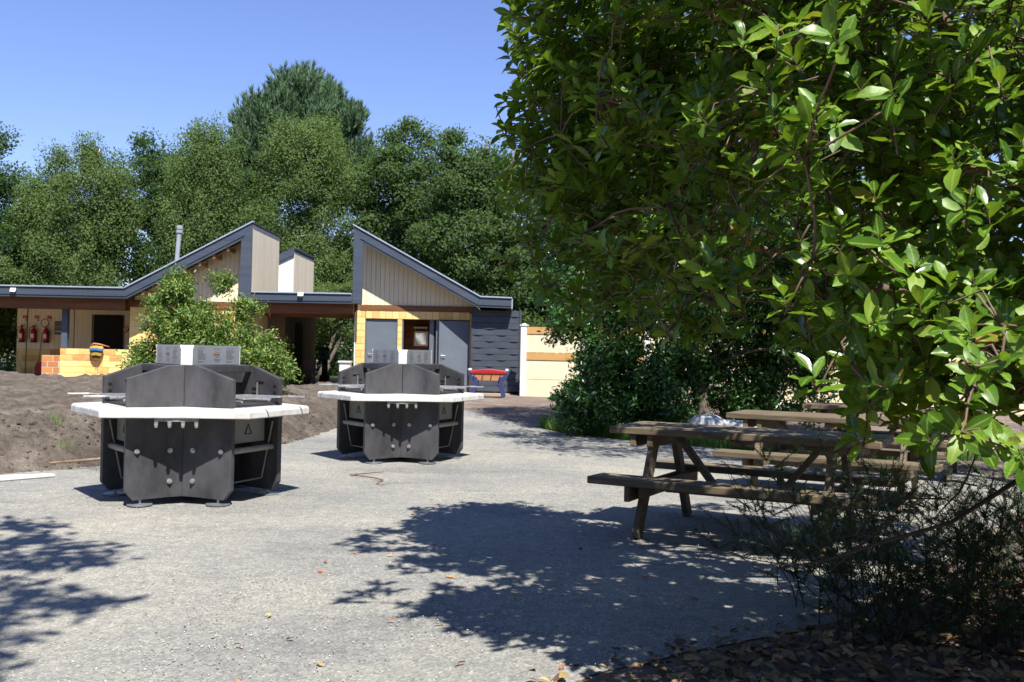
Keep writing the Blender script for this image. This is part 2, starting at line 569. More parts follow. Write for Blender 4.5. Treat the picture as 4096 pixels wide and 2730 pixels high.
def wl(o, parent):
    o.parent = parent
    if '_w' in parent.keys():
        o.matrix_parent_inverse = Matrix.Translation(-Vector(parent.location))
    return o

# ------------------------------------------------------------------ ground
from mathutils import noise as mnoise

def sstep(a, b, x):
    t = np.clip((np.asarray(x, dtype=float) - a) / (b - a), 0, 1)
    return t * t * (3 - 2 * t)

def gz(x, y):
    return 0.22 * sstep(14.0, 25.0, y)

def grid(xs, ys, zf, name, m, smooth=True):
    X, Y = np.meshgrid(xs, ys)
    Z = zf(X, Y)
    V = np.stack([X, Y, Z], -1).reshape(-1, 3)
    nx, ny = len(xs), len(ys)
    i = np.arange(nx * ny).reshape(ny, nx)
    F = np.stack([i[:-1, :-1], i[:-1, 1:], i[1:, 1:], i[1:, :-1]], -1).reshape(-1, 4)
    o = bpy.data.objects.new(name, np_mesh(name, V, F, m, smooth))
    COL.objects.link(o)
    return o

def fbm(x, y, s, o=5, seed=0.0):
    f = np.vectorize(lambda a, b: mnoise.fractal(Vector((a * s, b * s, seed)), 0.9, 2.1, o))
    return f(x, y)

gx = np.concatenate([[-900, -300, -120, -60, -40], np.arange(-30, 30.1, 0.75), [40, 60, 120, 300, 900]])
gy = np.concatenate([[-300, -80, -30], np.arange(-12, 70.1, 0.75), [80, 120, 300, 1200]])
g = grid(gx, gy, lambda x, y: gz(x, y) - 0.02, 'ground', 'soil')
tag(g, 'brown bare earth reaching back under the trees and pavilion', None, None, 'structure')

FOOT = np.array([(-16, 8.6), (-8, 9.3), (-6.5, 9.7), (-5.34, 9.98), (-4.75, 10.7), (-4.2, 11.6), (-3.6, 12.8), (-3.25, 13.9), (-3.0, 16), (-2.75, 19), (-2.6, 22)])
RIGHT = np.array([(0.25, -8), (0.22, 3.6), (0.32, 4.15), (0.7, 4.45), (1.1, 4.7), (1.75, 5.1), (2.4, 5.8), (3.3, 7.0), (4.5, 8.6), (5.8, 10.5), (5.9, 12.2), (4.8, 13.6), (3.65, 14.4), (2.1, 15.4), (0.9, 16.7), (0.0, 18.6), (-0.9, 20.5), (-1.4, 22)])
ys = np.concatenate([np.arange(-8, 3, 0.5), np.arange(3, 22.01, 0.1)])
xr = np.interp(ys, RIGHT[:, 1], RIGHT[:, 0]) + np.array([0.10 * mnoise.noise(Vector((0, y * 1.7, 3))) + 0.05 * mnoise.noise(Vector((0, y * 6, 9))) for y in ys])
xl = np.where(ys < 8.6, -16.0, np.interp(ys, FOOT[:, 1], FOOT[:, 0])) - 0.35
NXG = 90
u = np.linspace(0, 1, NXG)
GX = xl[:, None] + (xr - xl)[:, None] * u[None]
GY = np.repeat(ys[:, None], NXG, 1)
edge = np.minimum(1, (xr[:, None] - GX) / 0.25)
GZ = gz(GX, GY) - 0.02 + 0.004 + 0.026 * np.clip(edge, 0, 1) + 0.012 * fbm(GX, GY, 0.5, 3, 2.0)
i = np.arange(GX.size).reshape(GX.shape)
F = np.stack([i[:-1, :-1], i[:-1, 1:], i[1:, 1:], i[1:, :-1]], -1).reshape(-1, 4)
o = bpy.data.objects.new('gravel_yard', np_mesh('gravel_yard', np.stack([GX, GY, GZ], -1).reshape(-1, 3), F, 'gravel', True))
COL.objects.link(o)
tag(o, 'pale grey gravel yard curving back towards the pavilion', None, None, 'structure')

# earth bank on the left
fd = np.concatenate([np.linspace(FOOT[k], FOOT[k + 1], 40, endpoint=False) for k in range(len(FOOT) - 1)])
def bank_z(X, Y):
    d = np.full(X.shape, 1e9)
    for p in fd[::3]:
        d = np.minimum(d, (X - p[0]) ** 2 + (Y - p[1]) ** 2)
    d = np.sqrt(d)
    inside = X < np.interp(Y, FOOT[:, 1], FOOT[:, 0])
    inside &= (Y > 8.6)
    d = np.where(inside, d, -d)
    h = np.interp(d, [-0.3, 0, 0.12, 0.4, 0.8, 1.2, 1.7, 2.4, 3.6, 4.6, 5.4, 7, 10], [-0.12, 0.0, 0.10, 0.33, 0.5, 0.58, 0.59, 0.52, 0.48, 0.55, 0.62, 0.65, 0.66])
    base = gz(X, Y)
    h = h * (1 - sstep(22.5, 26.0, Y)) - 0.15 * sstep(22.5, 26.0, Y)
    n1 = fbm(X, Y, 0.8, 5, 5.0)
    n2 = fbm(X + Y * 0.5, Y * 0.6, 2.6, 4, 8.0)
    n3 = fbm(X, Y, 5.5, 3, 12.0)
    rough = np.clip((d + 0.1) / 0.6, 0, 1)
    return np.maximum(h, base * 0.8 * (h > 0.3)) + rough * (0.08 * n1 + 0.10 * (np.abs(n2) - 0.22) + 0.05 * np.clip(n3, -0.25, 1)) - 0.01
b = grid(np.arange(-16, -2.2, 0.07), np.concatenate([np.arange(8.4, 14.5, 0.06), np.arange(14.5, 26.2, 0.12)]), bank_z, 'earth_bank', 'bank')
tag(b, 'raw grey-brown earth bank rising behind the left barbecue', None, None, 'structure')

# ------------------------------------------------------------------ pavilion
FY, WY = 27.03, 27.75                      # fascia plane, wall plane
bld = wthing('pavilion_building', 'low pavilion with two steep grey-edged gables and yellow block walls', 'building', (-7.0, WY, 0.22))
def P(name, mb, m, smooth=False, bevel=0.0):
    return wl(mb.build(name, m, None, smooth, bevel), bld)
def xz(y0):
    return lambda u, v, w: (u, y0 + w, v)

fas = [[(-20, 2.72), (-11.0, 2.72), (-11.07, 3.01), (-20, 3.01)],
       [(-11.0, 2.72), (-7.77, 4.45), (-7.46, 4.97), (-11.07, 3.01)],
       [(-7.79, 2.70), (-7.46, 2.70), (-7.46, 4.97), (-7.77, 4.45)],
       [(-7.455, 2.695), (-4.575, 2.70), (-4.575, 2.97), (-7.455, 2.97)],
       [(-4.57, 2.71), (-4.29, 2.71), (-4.29, 4.45), (-4.57, 4.94)],
       [(-4.29, 4.45), (-1.02, 2.68), (-0.93, 2.97), (-4.57, 4.94)],
       [(-1.02, 2.68), (-0.04, 2.66), (-0.04, 2.95), (-0.93, 2.97)]]
for pl in fas:
    fb = P('fascia_board', MB().prism(pl, xz(FY), 0.05), 'fascia', bevel=0.006)
# thin groove bead that runs along each fascia board
def bead(p, q, dy=0.012):
    return MB().beam((p[0], FY - dy, p[1]), (q[0], FY - dy, q[1]), 0.02, 0.025)
for p, q in [((-20, 2.80), (-11.02, 2.80)), ((-11.02, 2.80), (-7.68, 4.6)), ((-7.45, 2.77), (-4.58, 2.78)), ((-4.37, 4.58), (-1.0, 2.76)), ((-1.0, 2.76), (-0.05, 2.74))]:
    P('fascia_bead', bead(p, q), 'fascia')
for p, q in [((-20, 3.03), (-11.07, 3.03)), ((-11.08, 3.025), (-7.44, 4.995)), ((-7.44, 2.99), (-4.6, 2.99)), ((-4.59, 4.965), (-0.93, 2.99)), ((-0.93, 2.985), (-0.02, 2.965))]:
    P('metal_capping', MB().beam((p[0], FY + 0.06, p[1]), (q[0], FY + 0.06, q[1]), 0.20, 0.035), 'capping')
P('end_fascia', MB().ext((-0.035, FY + 0.002, 2.655), (0.0, 31.0, 2.94)), 'capping')
# roof slabs
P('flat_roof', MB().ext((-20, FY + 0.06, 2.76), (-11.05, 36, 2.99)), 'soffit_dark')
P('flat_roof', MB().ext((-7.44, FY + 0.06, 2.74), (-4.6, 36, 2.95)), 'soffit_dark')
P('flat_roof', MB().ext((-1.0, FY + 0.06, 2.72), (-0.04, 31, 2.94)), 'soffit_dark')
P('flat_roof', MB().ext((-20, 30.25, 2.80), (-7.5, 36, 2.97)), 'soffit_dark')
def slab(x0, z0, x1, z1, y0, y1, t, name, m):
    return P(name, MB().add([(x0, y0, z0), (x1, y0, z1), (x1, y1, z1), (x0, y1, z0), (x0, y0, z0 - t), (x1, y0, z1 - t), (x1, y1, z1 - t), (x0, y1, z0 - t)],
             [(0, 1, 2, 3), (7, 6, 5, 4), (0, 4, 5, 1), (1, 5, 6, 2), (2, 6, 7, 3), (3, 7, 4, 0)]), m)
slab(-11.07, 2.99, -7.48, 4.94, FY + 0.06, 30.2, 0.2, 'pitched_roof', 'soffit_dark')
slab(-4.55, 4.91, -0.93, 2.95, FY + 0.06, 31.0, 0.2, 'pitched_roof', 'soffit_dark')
# rafter ends under the left slope
for k in range(8):
    x = -10.6 + k * 0.40
    z = 2.99 + (x + 11.07) * (1.95 / 3.59) - 0.30
    P('rafter_end', MB().ext((x, FY + 0.06, z - 0.11), (x + 0.07, WY + 0.05, z)), 'rafter')
# gables: boards on a recessed backing
def gable(x0, x1, zl, name):
    bk = P(name, MB().prism([(x0, 2.70), (x1, 2.70), (x1, zl(x1)), (x0, zl(x0))], xz(WY + 0.03), 0.12), 'cladding_gap')
    n = int(round((x1 - x0) / 0.132))
    w = (x1 - x0) / n
    for k in range(n):
        a, c = x0 + k * w + 0.004, x0 + (k + 1) * w - 0.004
        if max(zl(a), zl(c)) < 2.80:
            continue
        MB().prism([(a, 2.72), (c, 2.72), (c, max(zl(c), 2.73)), (a, max(zl(a), 2.73))], xz(WY), 0.028).build('board', 'cladding', bk)
    return bk
gable(-11.05, -7.76, lambda x: 2.80 + (x + 11.07) * (1.95 / 3.59), 'gable_cladding')
gable(-4.42, -1.06, lambda x: 2.78 + (-0.98 - x) * (1.97 / 3.6), 'gable_cladding')
# side walls of the raised volumes
def side_boards(y0, y1, x, ztop, name):
    bk = P(name, MB().ext((x - 0.10, y0, 2.9), (x - 0.02, y1, ztop - 0.03)), 'cladding_gap')
    n = int((y1 - y0) / 0.12)
    w = (y1 - y0) / n
    for k in range(n):
        MB().ext((x - 0.018, y0 + k * w + 0.003, 2.9), (x + 0.006, y0 + (k + 1) * w - 0.003, ztop - 0.05)).build('board', 'greywood', bk)
    P('metal_capping', MB().ext((x - 0.10, y0 - 0.02, ztop - 0.03), (x + 0.04, y1 + 0.05, ztop + 0.005)), 'fascia')
side_boards(FY + 0.055, 30.2, -7.47, 4.965, 'side_cladding')
P('volume_wall', MB().prism([(-10.9, 2.85), (-7.58, 2.85), (-7.58, 4.75), (-10.9, 2.95)], xz(30.05), 0.1), 'white_and_sunlit')
# second raised volume behind; full sun is put into its gable's white colour
P('sunlit_gable', MB().prism([(-10.9, 2.9), (-7.50, 2.9), (-7.50, 4.58), (-10.9, 2.95)], xz(32.3), 0.12), 'white_and_sunlit')
P('fascia_board', MB().prism([(-10.95, 2.85), (-7.46, 4.58), (-7.46, 4.84), (-10.95, 3.08)], xz(32.22), 0.05), 'fascia')
slab(-10.95, 3.06, -7.46, 4.84, 32.28, 35.5, 0.15, 'pitched_roof', 'roof_top')
side_boards(32.3, 35.5, -7.47, 4.80, 'side_cladding')
# beams
P('eaves_beam', MB().ext((-20, 27.3, 2.42), (-11.2, 27.45, 2.76)), 'glulam')
P('eaves_beam', MB().ext((-7.75, 27.3, 2.42), (-4.58, 27.45, 2.74)), 'glulam')
P('eaves_beam', MB().ext((-7.75, 29.6, 2.38), (-4.58, 29.75, 2.73)), 'glulam')
P('eaves_beam', MB().ext((-20, 30.2, 2.50), (-11.2, 30.35, 2.80)), 'glulam')
P('eaves_beam', MB().ext((-11.2, WY - 0.04, 2.52), (-7.75, WY + 0.1, 2.70)), 'glulam')
P('eaves_beam', MB().ext((-4.45, WY - 0.04, 2.55), (-1.06, WY + 0.1, 2.715)), 'glulam')
# block walls
def block_wall(x0, x1, z0, z1, y, bw, bh, bm, mm, holes=(), depth=0.2, name='block_wall', gap=0.011, off=0.5):
    wall = P(name, MB().ext((x0 + 0.004, y + 0.008, z0), (x1 - 0.004, y + depth, z1 - 0.003)), mm) if not holes else None
    if wall is None:
        mb = MB()
        cuts = sorted({x0, x1, *[h[0] for h in holes], *[h[1] for h in holes]})
        for a, c in zip(cuts[:-1], cuts[1:]):
            h = [q for q in holes if q[0] < (a + c) / 2 < q[1]]
            if h:
                if h[0][2] > z0: mb.ext((a, y + 0.008, z0), (c, y + depth, h[0][2]))
                if h[0][3] < z1: mb.ext((a, y + 0.008, h[0][3]), (c, y + depth, z1))
            else:
                mb.ext((a, y + 0.008, z0), (c, y + depth, z1))
        wall = P(name, mb, mm)
    rows = int(round((z1 - z0) / bh))
    rh = (z1 - z0) / rows
    cache = {}
    for r in range(rows):
        zc = z0 + (r + 0.5) * rh
        x = x0 - (bw * off if r % 2 else 0)
        while x < x1 - 0.02:
            a, c = max(x, x0), min(x + bw, x1)
            x += bw
            if c - a < 0.04:
                continue
            segs = [(a, c)]
            for h in holes:
                if h[2] < zc < h[3]:
                    ns = []
                    for s0, s1 in segs:
                        if s1 <= h[0] or s0 >= h[1]: ns.append((s0, s1))
                        else:
                            if s0 < h[0]: ns.append((s0, h[0]))
                            if s1 > h[1]: ns.append((h[1], s1))
                    segs = ns
            for s0, s1 in segs:
                if s1 - s0 < 0.05: continue
                key = round(s1 - s0, 3)
                if key not in cache:
                    cache[key] = MB().ext((-key / 2 + gap / 2, 0, -rh / 2 + gap / 2), (key / 2 - gap / 2, 0.05, rh / 2 - gap / 2)).mesh('brick', bm)
                inst('brick', cache[key], wall, ((s0 + s1) / 2, y + random.uniform(-0.002, 0.002), zc))
    return wall
block_wall(-13.13, -10.95, 0.22, 1.27, 27.62, 0.36, 0.19, 'brick_yellow', 'mortar_light', name='low_block_wall')
block_wall(-13.66, -13.14, 0.22, 1.06, 27.62, 0.33, 0.165, 'brick_orange', 'mortar_white', gap=0.022, name='low_block_wall')
block_wall(-11.18, -7.75, 0.22, 2.52, WY, 0.36, 0.19, 'brick_yellow', 'mortar_light')
block_wall(-4.57, -4.29, 0.22, 2.55, WY - 0.03, 0.28, 0.19, 'brick_cream', 'mortar_brown', off=0.42, name='block_pier')
block_wall(-3.35, -3.21, 0.22, 2.32, WY - 0.03, 0.28, 0.19, 'brick_cream', 'mortar_brown', off=0.0, name='block_pier')
block_wall(-1.24, -1.18, 0.22, 2.52, WY - 0.03, 0.28, 0.19, 'brick_cream', 'mortar_brown', off=0.0, name='block_pier')
block_wall(-4.285, -1.245, 2.32, 2.55, WY - 0.03, 0.195, 0.23, 'brick_cream', 'mortar_brown', off=0.0, name='block_lintel')
P('corner_trim', MB().ext((-4.60, WY - 0.05, 0.22), (-4.575, WY + 0.2, 2.5)), 'white_and_sunlit')
# left covered bay: rear wall
bk = P('rear_cladding', MB().ext((-15.9, 30.53, 1.2), (-11.3, 30.65, 2.72)), 'cladding_gap')
for k in range(31):
    a = -15.9 + k * 0.15
    if -13.45 < a + 0.07 < -12.5:
        MB().ext((a + 0.003, 30.5, 2.36), (a + 0.147, 30.535, 2.72)).build('board', 'cladding', bk)
    else:
        MB().ext((a + 0.003, 30.5, 1.22), (a + 0.147, 30.535, 2.72)).build('board', 'cladding', bk)
block_wall(-15.9, -11.3, 0.22, 1.22, 30.5, 0.36, 0.2, 'brick_yellow', 'mortar_light', name='rear_block_wall')
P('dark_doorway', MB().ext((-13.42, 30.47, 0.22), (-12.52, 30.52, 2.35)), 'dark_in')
P('post', MB().ext((-13.12, 27.64, 1.27), (-12.95, 27.8, 2.43)), 'post_blue', bevel=0.01)
P('post', MB().ext((-12.9, 27.95, 0.22), (-12.88, 27.97, 2.43)), 'post_blue')
# passage
P('floor_slab', MB().ext((-20, 27.2, 0.1), (0.0, 36.5, 0.225)), 'floor_slab')
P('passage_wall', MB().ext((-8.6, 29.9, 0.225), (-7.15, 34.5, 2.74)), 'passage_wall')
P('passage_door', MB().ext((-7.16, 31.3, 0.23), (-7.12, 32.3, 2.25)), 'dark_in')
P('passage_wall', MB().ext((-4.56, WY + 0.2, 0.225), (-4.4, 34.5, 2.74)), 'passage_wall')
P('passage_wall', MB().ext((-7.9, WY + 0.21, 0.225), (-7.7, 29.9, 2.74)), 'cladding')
# doors
d1 = P('door', MB().ext((-4.265, WY + 0.03, 0.23), (-3.365, WY + 0.075, 2.30)), 'door', bevel=0.004)
def handle(x, y, z, s, parent):
    mb = MB().box((x, y - 0.006, z), (0.045, 0.012, 0.2))
    mb.tube([(x, y - 0.01, z + 0.02), (x, y - 0.055, z + 0.02), (x + s * 0.12, y - 0.055, z + 0.02)], 0.011, 6)
    return mb.build('handle', 'galv', parent)
handle(-4.19, WY + 0.03, 1.27, 1, d1)
P('door_frame', MB().ext((-4.29, WY + 0.0, 0.225), (-4.268, WY + 0.1, 2.325)).ext((-3.362, WY, 0.225), (-3.345, WY + 0.1, 2.325)).ext((-4.29, WY, 2.303), (-3.345, WY + 0.1, 2.33)), 'door')
d3 = P('door', MB().box((0.445, 0, 1.26), (0.89, 0.045, 2.06)), 'door', bevel=0.004)
d3.location = (-1.245, WY - 0.02, 0)
d3.rotation_euler = (0, 0, R(180 + 9))
hb = MB().box((0.82, 0.03, 1.26), (0.045, 0.012, 0.2)).tube([(0.82, 0.03, 1.28), (0.82, 0.085, 1.28), (0.70, 0.085, 1.28)], 0.011, 6)
hb.build('handle', 'galv', d3)
P('door_frame', MB().ext((-3.205, WY, 0.225), (-3.18, WY + 0.1, 2.32)).ext((-2.22, WY, 0.225), (-2.13, WY + 0.1, 2.32)), 'door')
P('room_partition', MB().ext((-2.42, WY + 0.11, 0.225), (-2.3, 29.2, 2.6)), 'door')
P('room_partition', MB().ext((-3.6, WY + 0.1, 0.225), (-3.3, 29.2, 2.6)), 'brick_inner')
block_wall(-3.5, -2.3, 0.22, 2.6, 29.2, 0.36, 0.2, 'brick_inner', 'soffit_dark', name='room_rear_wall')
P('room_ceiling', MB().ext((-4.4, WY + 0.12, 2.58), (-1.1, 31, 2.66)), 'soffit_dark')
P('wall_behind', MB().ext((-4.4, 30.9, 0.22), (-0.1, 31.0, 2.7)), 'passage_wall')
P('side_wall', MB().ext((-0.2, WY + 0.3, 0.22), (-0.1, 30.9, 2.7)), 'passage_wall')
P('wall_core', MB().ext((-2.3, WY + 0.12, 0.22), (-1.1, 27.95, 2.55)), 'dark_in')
# flue pipe
fl = P('flue_pipe', MB().tube([(-10.55, 29.6, 3.05), (-10.49, 29.6, 4.2), (-10.44, 29.6, 4.95)], 0.07, 12).tube([(-10.44, 29.6, 4.93), (-10.435, 29.6, 5.02)], 0.10, 12).tube([(-10.435, 29.6, 5.05), (-10.43, 29.6, 5.16)], 0.095, 12), 'flue', smooth=False)
# floodlights on the fascia
for k, (x, z) in enumerate([(-14.2, 2.86), (-6.03, 2.90)]):
    f = wthing('floodlight', ['small pale floodlight on the grey fascia at the far left', 'small pale floodlight on the grey fascia above the open passage'][k], 'lamp', (x, FY, z - 0.05))
    wl(MB().box((x, FY - 0.07, z + 0.04), (0.16, 0.03, 0.12), mtx=Matrix.Rotation(R(-25), 4, 'X')).build('lamp_head', 'white', bevel=0.006), f)
    wl(MB().ext((x - 0.03, FY - 0.06, z - 0.06), (x + 0.03, FY - 0.001, z + 0.0)).build('bracket', 'galv'), f)

# woven screen beside the doors
ws = wthing('woven_screen', 'dark grey woven slat screen beside the pavilion doors', 'screen', (-0.5, 27.4, 0.22))
for k in range(13):
    z = 0.27 + k * 0.18
    ph = math.pi * (k % 2)
    mb = MB()
    n = 33
    for i in range(n):
        x = -1.17 + 1.38 * i / (n - 1)
        y = 27.40 + 0.014 * math.sin(2 * math.pi * (x + 1.17) / 0.70 + ph)
        mb.v += [(x, y - 0.006, z + 0.004), (x, y - 0.006, z + 0.176), (x, y + 0.006, z + 0.176), (x, y + 0.006, z + 0.004)]
    for i in range(n - 1):
        a = 4 * i
        for j in range(4):
            mb.f.append((a + j, a + (j + 1) % 4, a + 4 + (j + 1) % 4, a + 4 + j))
    wl(mb.build('slat', 'weave', None, False), ws)
for k in range(5):
    x = -1.17 + 0.345 * k
    wl(MB().tube([(x, 27.40, 0.2), (x, 27.40, 2.62)], 0.012, 6).build('upright', 'weave'), ws)
wl(MB().ext((0.21, 27.36, 0.2), (0.26, 27.45, 2.63)).build('frame', 'weave'), ws)
wl(MB().ext((-1.19, 27.49, 0.2), (0.2, 27.52, 2.6)).build('backing', 'black'), ws)

# fence of stacked panels
def fence():
    p0, p1 = Vector((0.34, 26.5, 0)), Vector((13.5, 22.2, 0))
    d = (p1 - p0)
    n = 8
    root = wthing('panel_fence', 'cream precast panel fence with two tan bands and white posts', 'fence', (p0.x, p0.y, 0.2))
    u = d.normalized()
    rz = math.atan2(u.y, u.x)
    step = d.length / n
    rows = [(0.12, 0.67, 'fence_cream', 0.0), (0.675, 1.205, 'fence_cream', 0.006), (1.21, 1.415, 'fence_tan', -0.012), (1.42, 1.925, 'fence_cream', 0.006), (1.93, 2.13, 'fence_tan', -0.012)]
    for i in range(n + 1):
        c = p0 + u * step * i
        mb = MB().box((c.x, c.y, 1.13), (0.16, 0.16, 2.06), rz)
        mb2 = MB().box((c.x, c.y, 2.175), (0.20, 0.20, 0.03), rz)
        post = wl(mb.build('post', 'fence_post', bevel=0.01), root)
        mb2.add([(c.x - .09, c.y - .09, 2.19), (c.x + .09, c.y - .09, 2.19), (c.x + .09, c.y + .09, 2.19), (c.x - .09, c.y + .09, 2.19), (c.x, c.y, 2.235)], [(0, 1, 4), (1, 2, 4), (2, 3, 4), (3, 0, 4)])
        mb2.build('cap', 'fence_post', post)
        if i < n:
            m = c + u * step / 2
            nrm = Vector((u.y, -u.x, 0))
            for z0, z1, mm, off in rows:
                q = m + nrm * -off
                wl(MB().box((q.x, q.y, (z0 + z1) / 2), (step - 0.165, 0.05, z1 - z0 - 0.006), rz).build('panel', mm, bevel=0.004), root)
    return root
fence()

# ------------------------------------------------------------------ barbecues
def make_bbq():
    root = thing('barbecue_station', '', 'barbecue')
    W, L, T = 0.86, 0.48, 0.055
    ra = W / math.sqrt(3)
    def kb(name, mb, m, parent=root, **k):
        return mb.build(name, m, parent, **k)
    # worktop
    pts = []
    for a in (-90, 30, 150):
        for da, r in ((-35, 1.07), (0, 0.83), (35, 1.07)):
            pts.append((r * math.cos(R(a + da)), r * math.sin(R(a + da))))
    wt = MB()
    n = len(pts)
    sc = 0.982
    rings = [[(x * sc, y * sc, 0.85) for x, y in pts], [(x, y, 0.832) for x, y in pts], [(x, y, 0.772) for x, y in pts]]
    for rg in rings: wt.v += rg
    for r_ in range(2):
        for i in range(n):
            a, b2 = r_ * n + i, r_ * n + (i + 1) % n
            wt.f.append((a, a + n, b2 + n, b2))
    ctr = len(wt.v)
    wt.v += [(0, 0, 0.85), (0, 0, 0.772)]
    for i in range(n):
        wt.f.append((ctr, i, (i + 1) % n))
        wt.f.append((ctr + 1, 2 * n + (i + 1) % n, 2 * n + i))
    kb('worktop', wt, 'worktop', bevel=0.008)
    for k, a in enumerate((-90, 30, 150)):
        ap = Vector((ra * math.cos(R(a)), ra * math.sin(R(a)), 0))
        for sgn in (-1, 1):
            da = a + 67 * sgn
            d = Vector((math.cos(R(da)), math.sin(R(da)), 0))
            vn = Vector((-d.y, d.x, 0)) * (-sgn)           # towards the V gap
            def fn(s, z, w, d=d, vn=vn, ap=ap):
                p = ap + d * s - vn * w
                return (p.x, p.y, z)
            lo = [(0, 0.060), (0.3 * L, 0.058), (0.6 * L, 0.052), (0.8 * L, 0.047), (L - 0.07, 0.045), (L, 0.13), (L, 0.771), (0, 0.771)]
            up = [(0, 0.851), (L, 0.851), (L, 1.10), (0.26 * L, 1.22), (0, 1.22)]
            lw = kb('lower_panel', MB().prism(lo, fn, T), 'concrete_dark', bevel=0.002)
            upn = kb('upper_panel', MB().prism(up, fn, T), 'concrete_dark', bevel=0.006)
            for s, z in ((0.11, 0.47), (0.385, 0.47), (0.11, 0.20)):
                p = ap + d * s
                q = p + vn * 0.016
                bt = MB().tube([(p.x, p.y, z), (q.x, q.y, z)], 0.023, 12)
                q2 = p + vn * 0.03
                bt.tube([(q.x, q.y, z), (q2.x, q2.y, z)], 0.014, 6)
                kb('bolt', bt, 'steel', lw)
            # inner slots
            for s, z, w_ in ((0.24, 1.06, 0.10), (0.43, 1.03, 0.03), (0.43, 0.97, 0.03), (0.17, 1.0, 0.04), (0.17, 0.95, 0.04)):
                p = ap + d * s - vn * (T + 0.001)
                kb('slot', MB().box((p.x, p.y, z), (w_, 0.008, 0.018), R(da)), 'black', upn)
            f = ap + d * (0.72 * L) - vn * (T / 2)
            kb('foot_plate', MB().lathe([(0.105, 0.002), (0.105, 0.012), (0.02, 0.016)], (f.x, f.y, 0), 20), 'galv')
            kb('foot_rod', MB().tube([(f.x, f.y, 0.012), (f.x, f.y, 0.07)], 0.012, 8), 'galv')
        # opener bar under the worktop edge
        v = Vector((math.cos(R(a)), math.sin(R(a)), 0))
        tng = Vector((-v.y, v.x, 0))
        c = v * 0.80
        kb('opener_bar', MB().box((c.x, c.y, 0.757), (0.36, 0.03, 0.028), R(a + 90)), 'tube_grey')
        for j in range(4):
            p = c + tng * (-0.165 + 0.11 * j) + v * 0.01
            hk = MB().box((p.x, p.y, 0.728), (0.03, 0.014, 0.035), R(a + 90)).tube([(p.x, p.y, 0.712), (p.x, p.y, 0.69)], [0.017, 0.013], 8)
            kb('hook', hk, 'steel')
        # the bay between this V and the next
        b_ = a + 60
        d = Vector((math.cos(R(b_)), math.sin(R(b_)), 0))
        t = Vector((-d.y, d.x, 0))
        inr = W / (2 * math.sqrt(3))
        def at(s, l, z, d=d, t=t):
            p = d * (inr + s) + t * l
            return (p.x, p.y, z)
        hw = W / 2 - T - 0.002
        kb('rear_panel', MB().box(at(-0.02, 0, 1.03), (0.05, 2 * hw + 0.08, 0.358), R(b_)), 'concrete_soot')
        kb('hood_lintel', MB().box(at(0.10, 0, 1.185), (0.05, 2 * hw - 0.03, 0.065), R(b_)), 'concrete_dark', bevel=0.005)
        kb('lower_rear_panel', MB().box(at(-0.03, 0, 0.41), (0.05, 2 * hw + 0.06, 0.71), R(b_)), 'concrete_soot')
        kb('fire_tray', MB().box(at(0.25, 0, 0.862), (0.38, 0.62, 0.02), R(b_)), 'concrete_soot')
        gr = MB()
        for j in range(9):
            l = -0.26 + 0.065 * j
            gr.tube([at(0.12, l, 0.94), at(0.52, l, 0.94)], 0.005, 5)
        for s in (0.12, 0.52):
            gr.tube([at(s, -0.285, 0.935), at(s, 0.285, 0.935)], 0.008, 6)
        for l in (-0.285, 0.285):
            gr.tube([at(0.12, l, 0.935), at(0.52, l, 0.935)], 0.008, 6)
        kb('grill_grate', gr, 'steel')
        for l in (-0.26, 0.26):
            hd = MB().tube([at(0.52, l, 0.935), at(0.60, l, 0.945), at(0.80, l, 0.945)], 0.006, 6)
            hd.tube([at(0.62, l, 0.945), at(0.80, l, 0.945)], 0.009, 8)
            kb('grate_handle', hd, 'steel')
        for l in (-0.2, 0.2):
            kb('grate_rest', MB().tube([at(0.16, l, 0.90), at(0.45, l, 0.90)], 0.012, 6), 'steel')
        for l in (-hw + 0.05, hw - 0.05):
            kb('grate_support', MB().tube([at(0.22, l, 0.87), at(0.22, l, 1.06)], 0.009, 6), 'steel')
        # under the worktop
        kb('tube_rail', MB().tube([at(0.40, -0.325, 0.46), at(0.40, 0.325, 0.46)], 0.027, 10), 'tube_grey')
        ab = kb('ash_box', MB().box(at(0.20, 0, 0.645), (0.34, 0.50, 0.25), R(b_)), 'grey_box', bevel=0.006)
        wtri = MB()
        q0, q1, q2 = at(0.374, -0.05, 0.60), at(0.374, 0.05, 0.60), at(0.374, 0.0, 0.685)
        for x, y in ((q0, q1), (q1, q2), (q2, q0)):
            wtri.tube([x, y], 0.004, 4)
        wtri.build('warning_triangle', 'black', ab)
        kb('side_rod', MB().tube([at(0.42, 0.30, 0.70), at(0.30, 0.31, 0.16), at(0.30, -0.31, 0.16), at(0.42, -0.30, 0.70)], 0.009, 6), 'tube_grey')
        # info sheet above
        fw = 0.325
        def fs(u, v_, w, d=d, t=t):
            p = d * (inr + 0.0 + w) + t * u
            return (p.x, p.y, v_)
        r = 0.03
        poly = [(-fw, 1.222), (fw, 1.222)]
        poly += [(fw - r + r * math.cos(q), 1.40 - r + r * math.sin(q)) for q in (0, 0.5, 1.05, 1.57)]
        poly += [(-fw + r - r * math.sin(q), 1.40 - r + r * math.cos(q)) for q in (0, 0.5, 1.05, 1.57)]
        sh = kb('info_sheet', MB().prism(poly, fs, 0.005), 'info_sheet')
        pr = MB()
        rr = random.Random(5)
        def bar(u0, u1, z, h, mb, dd=0.0065):
            mb.add([fs(u0, z, dd), fs(u1, z, dd), fs(u1, z + h, dd), fs(u0, z + h, dd)], [(0, 1, 2, 3)])
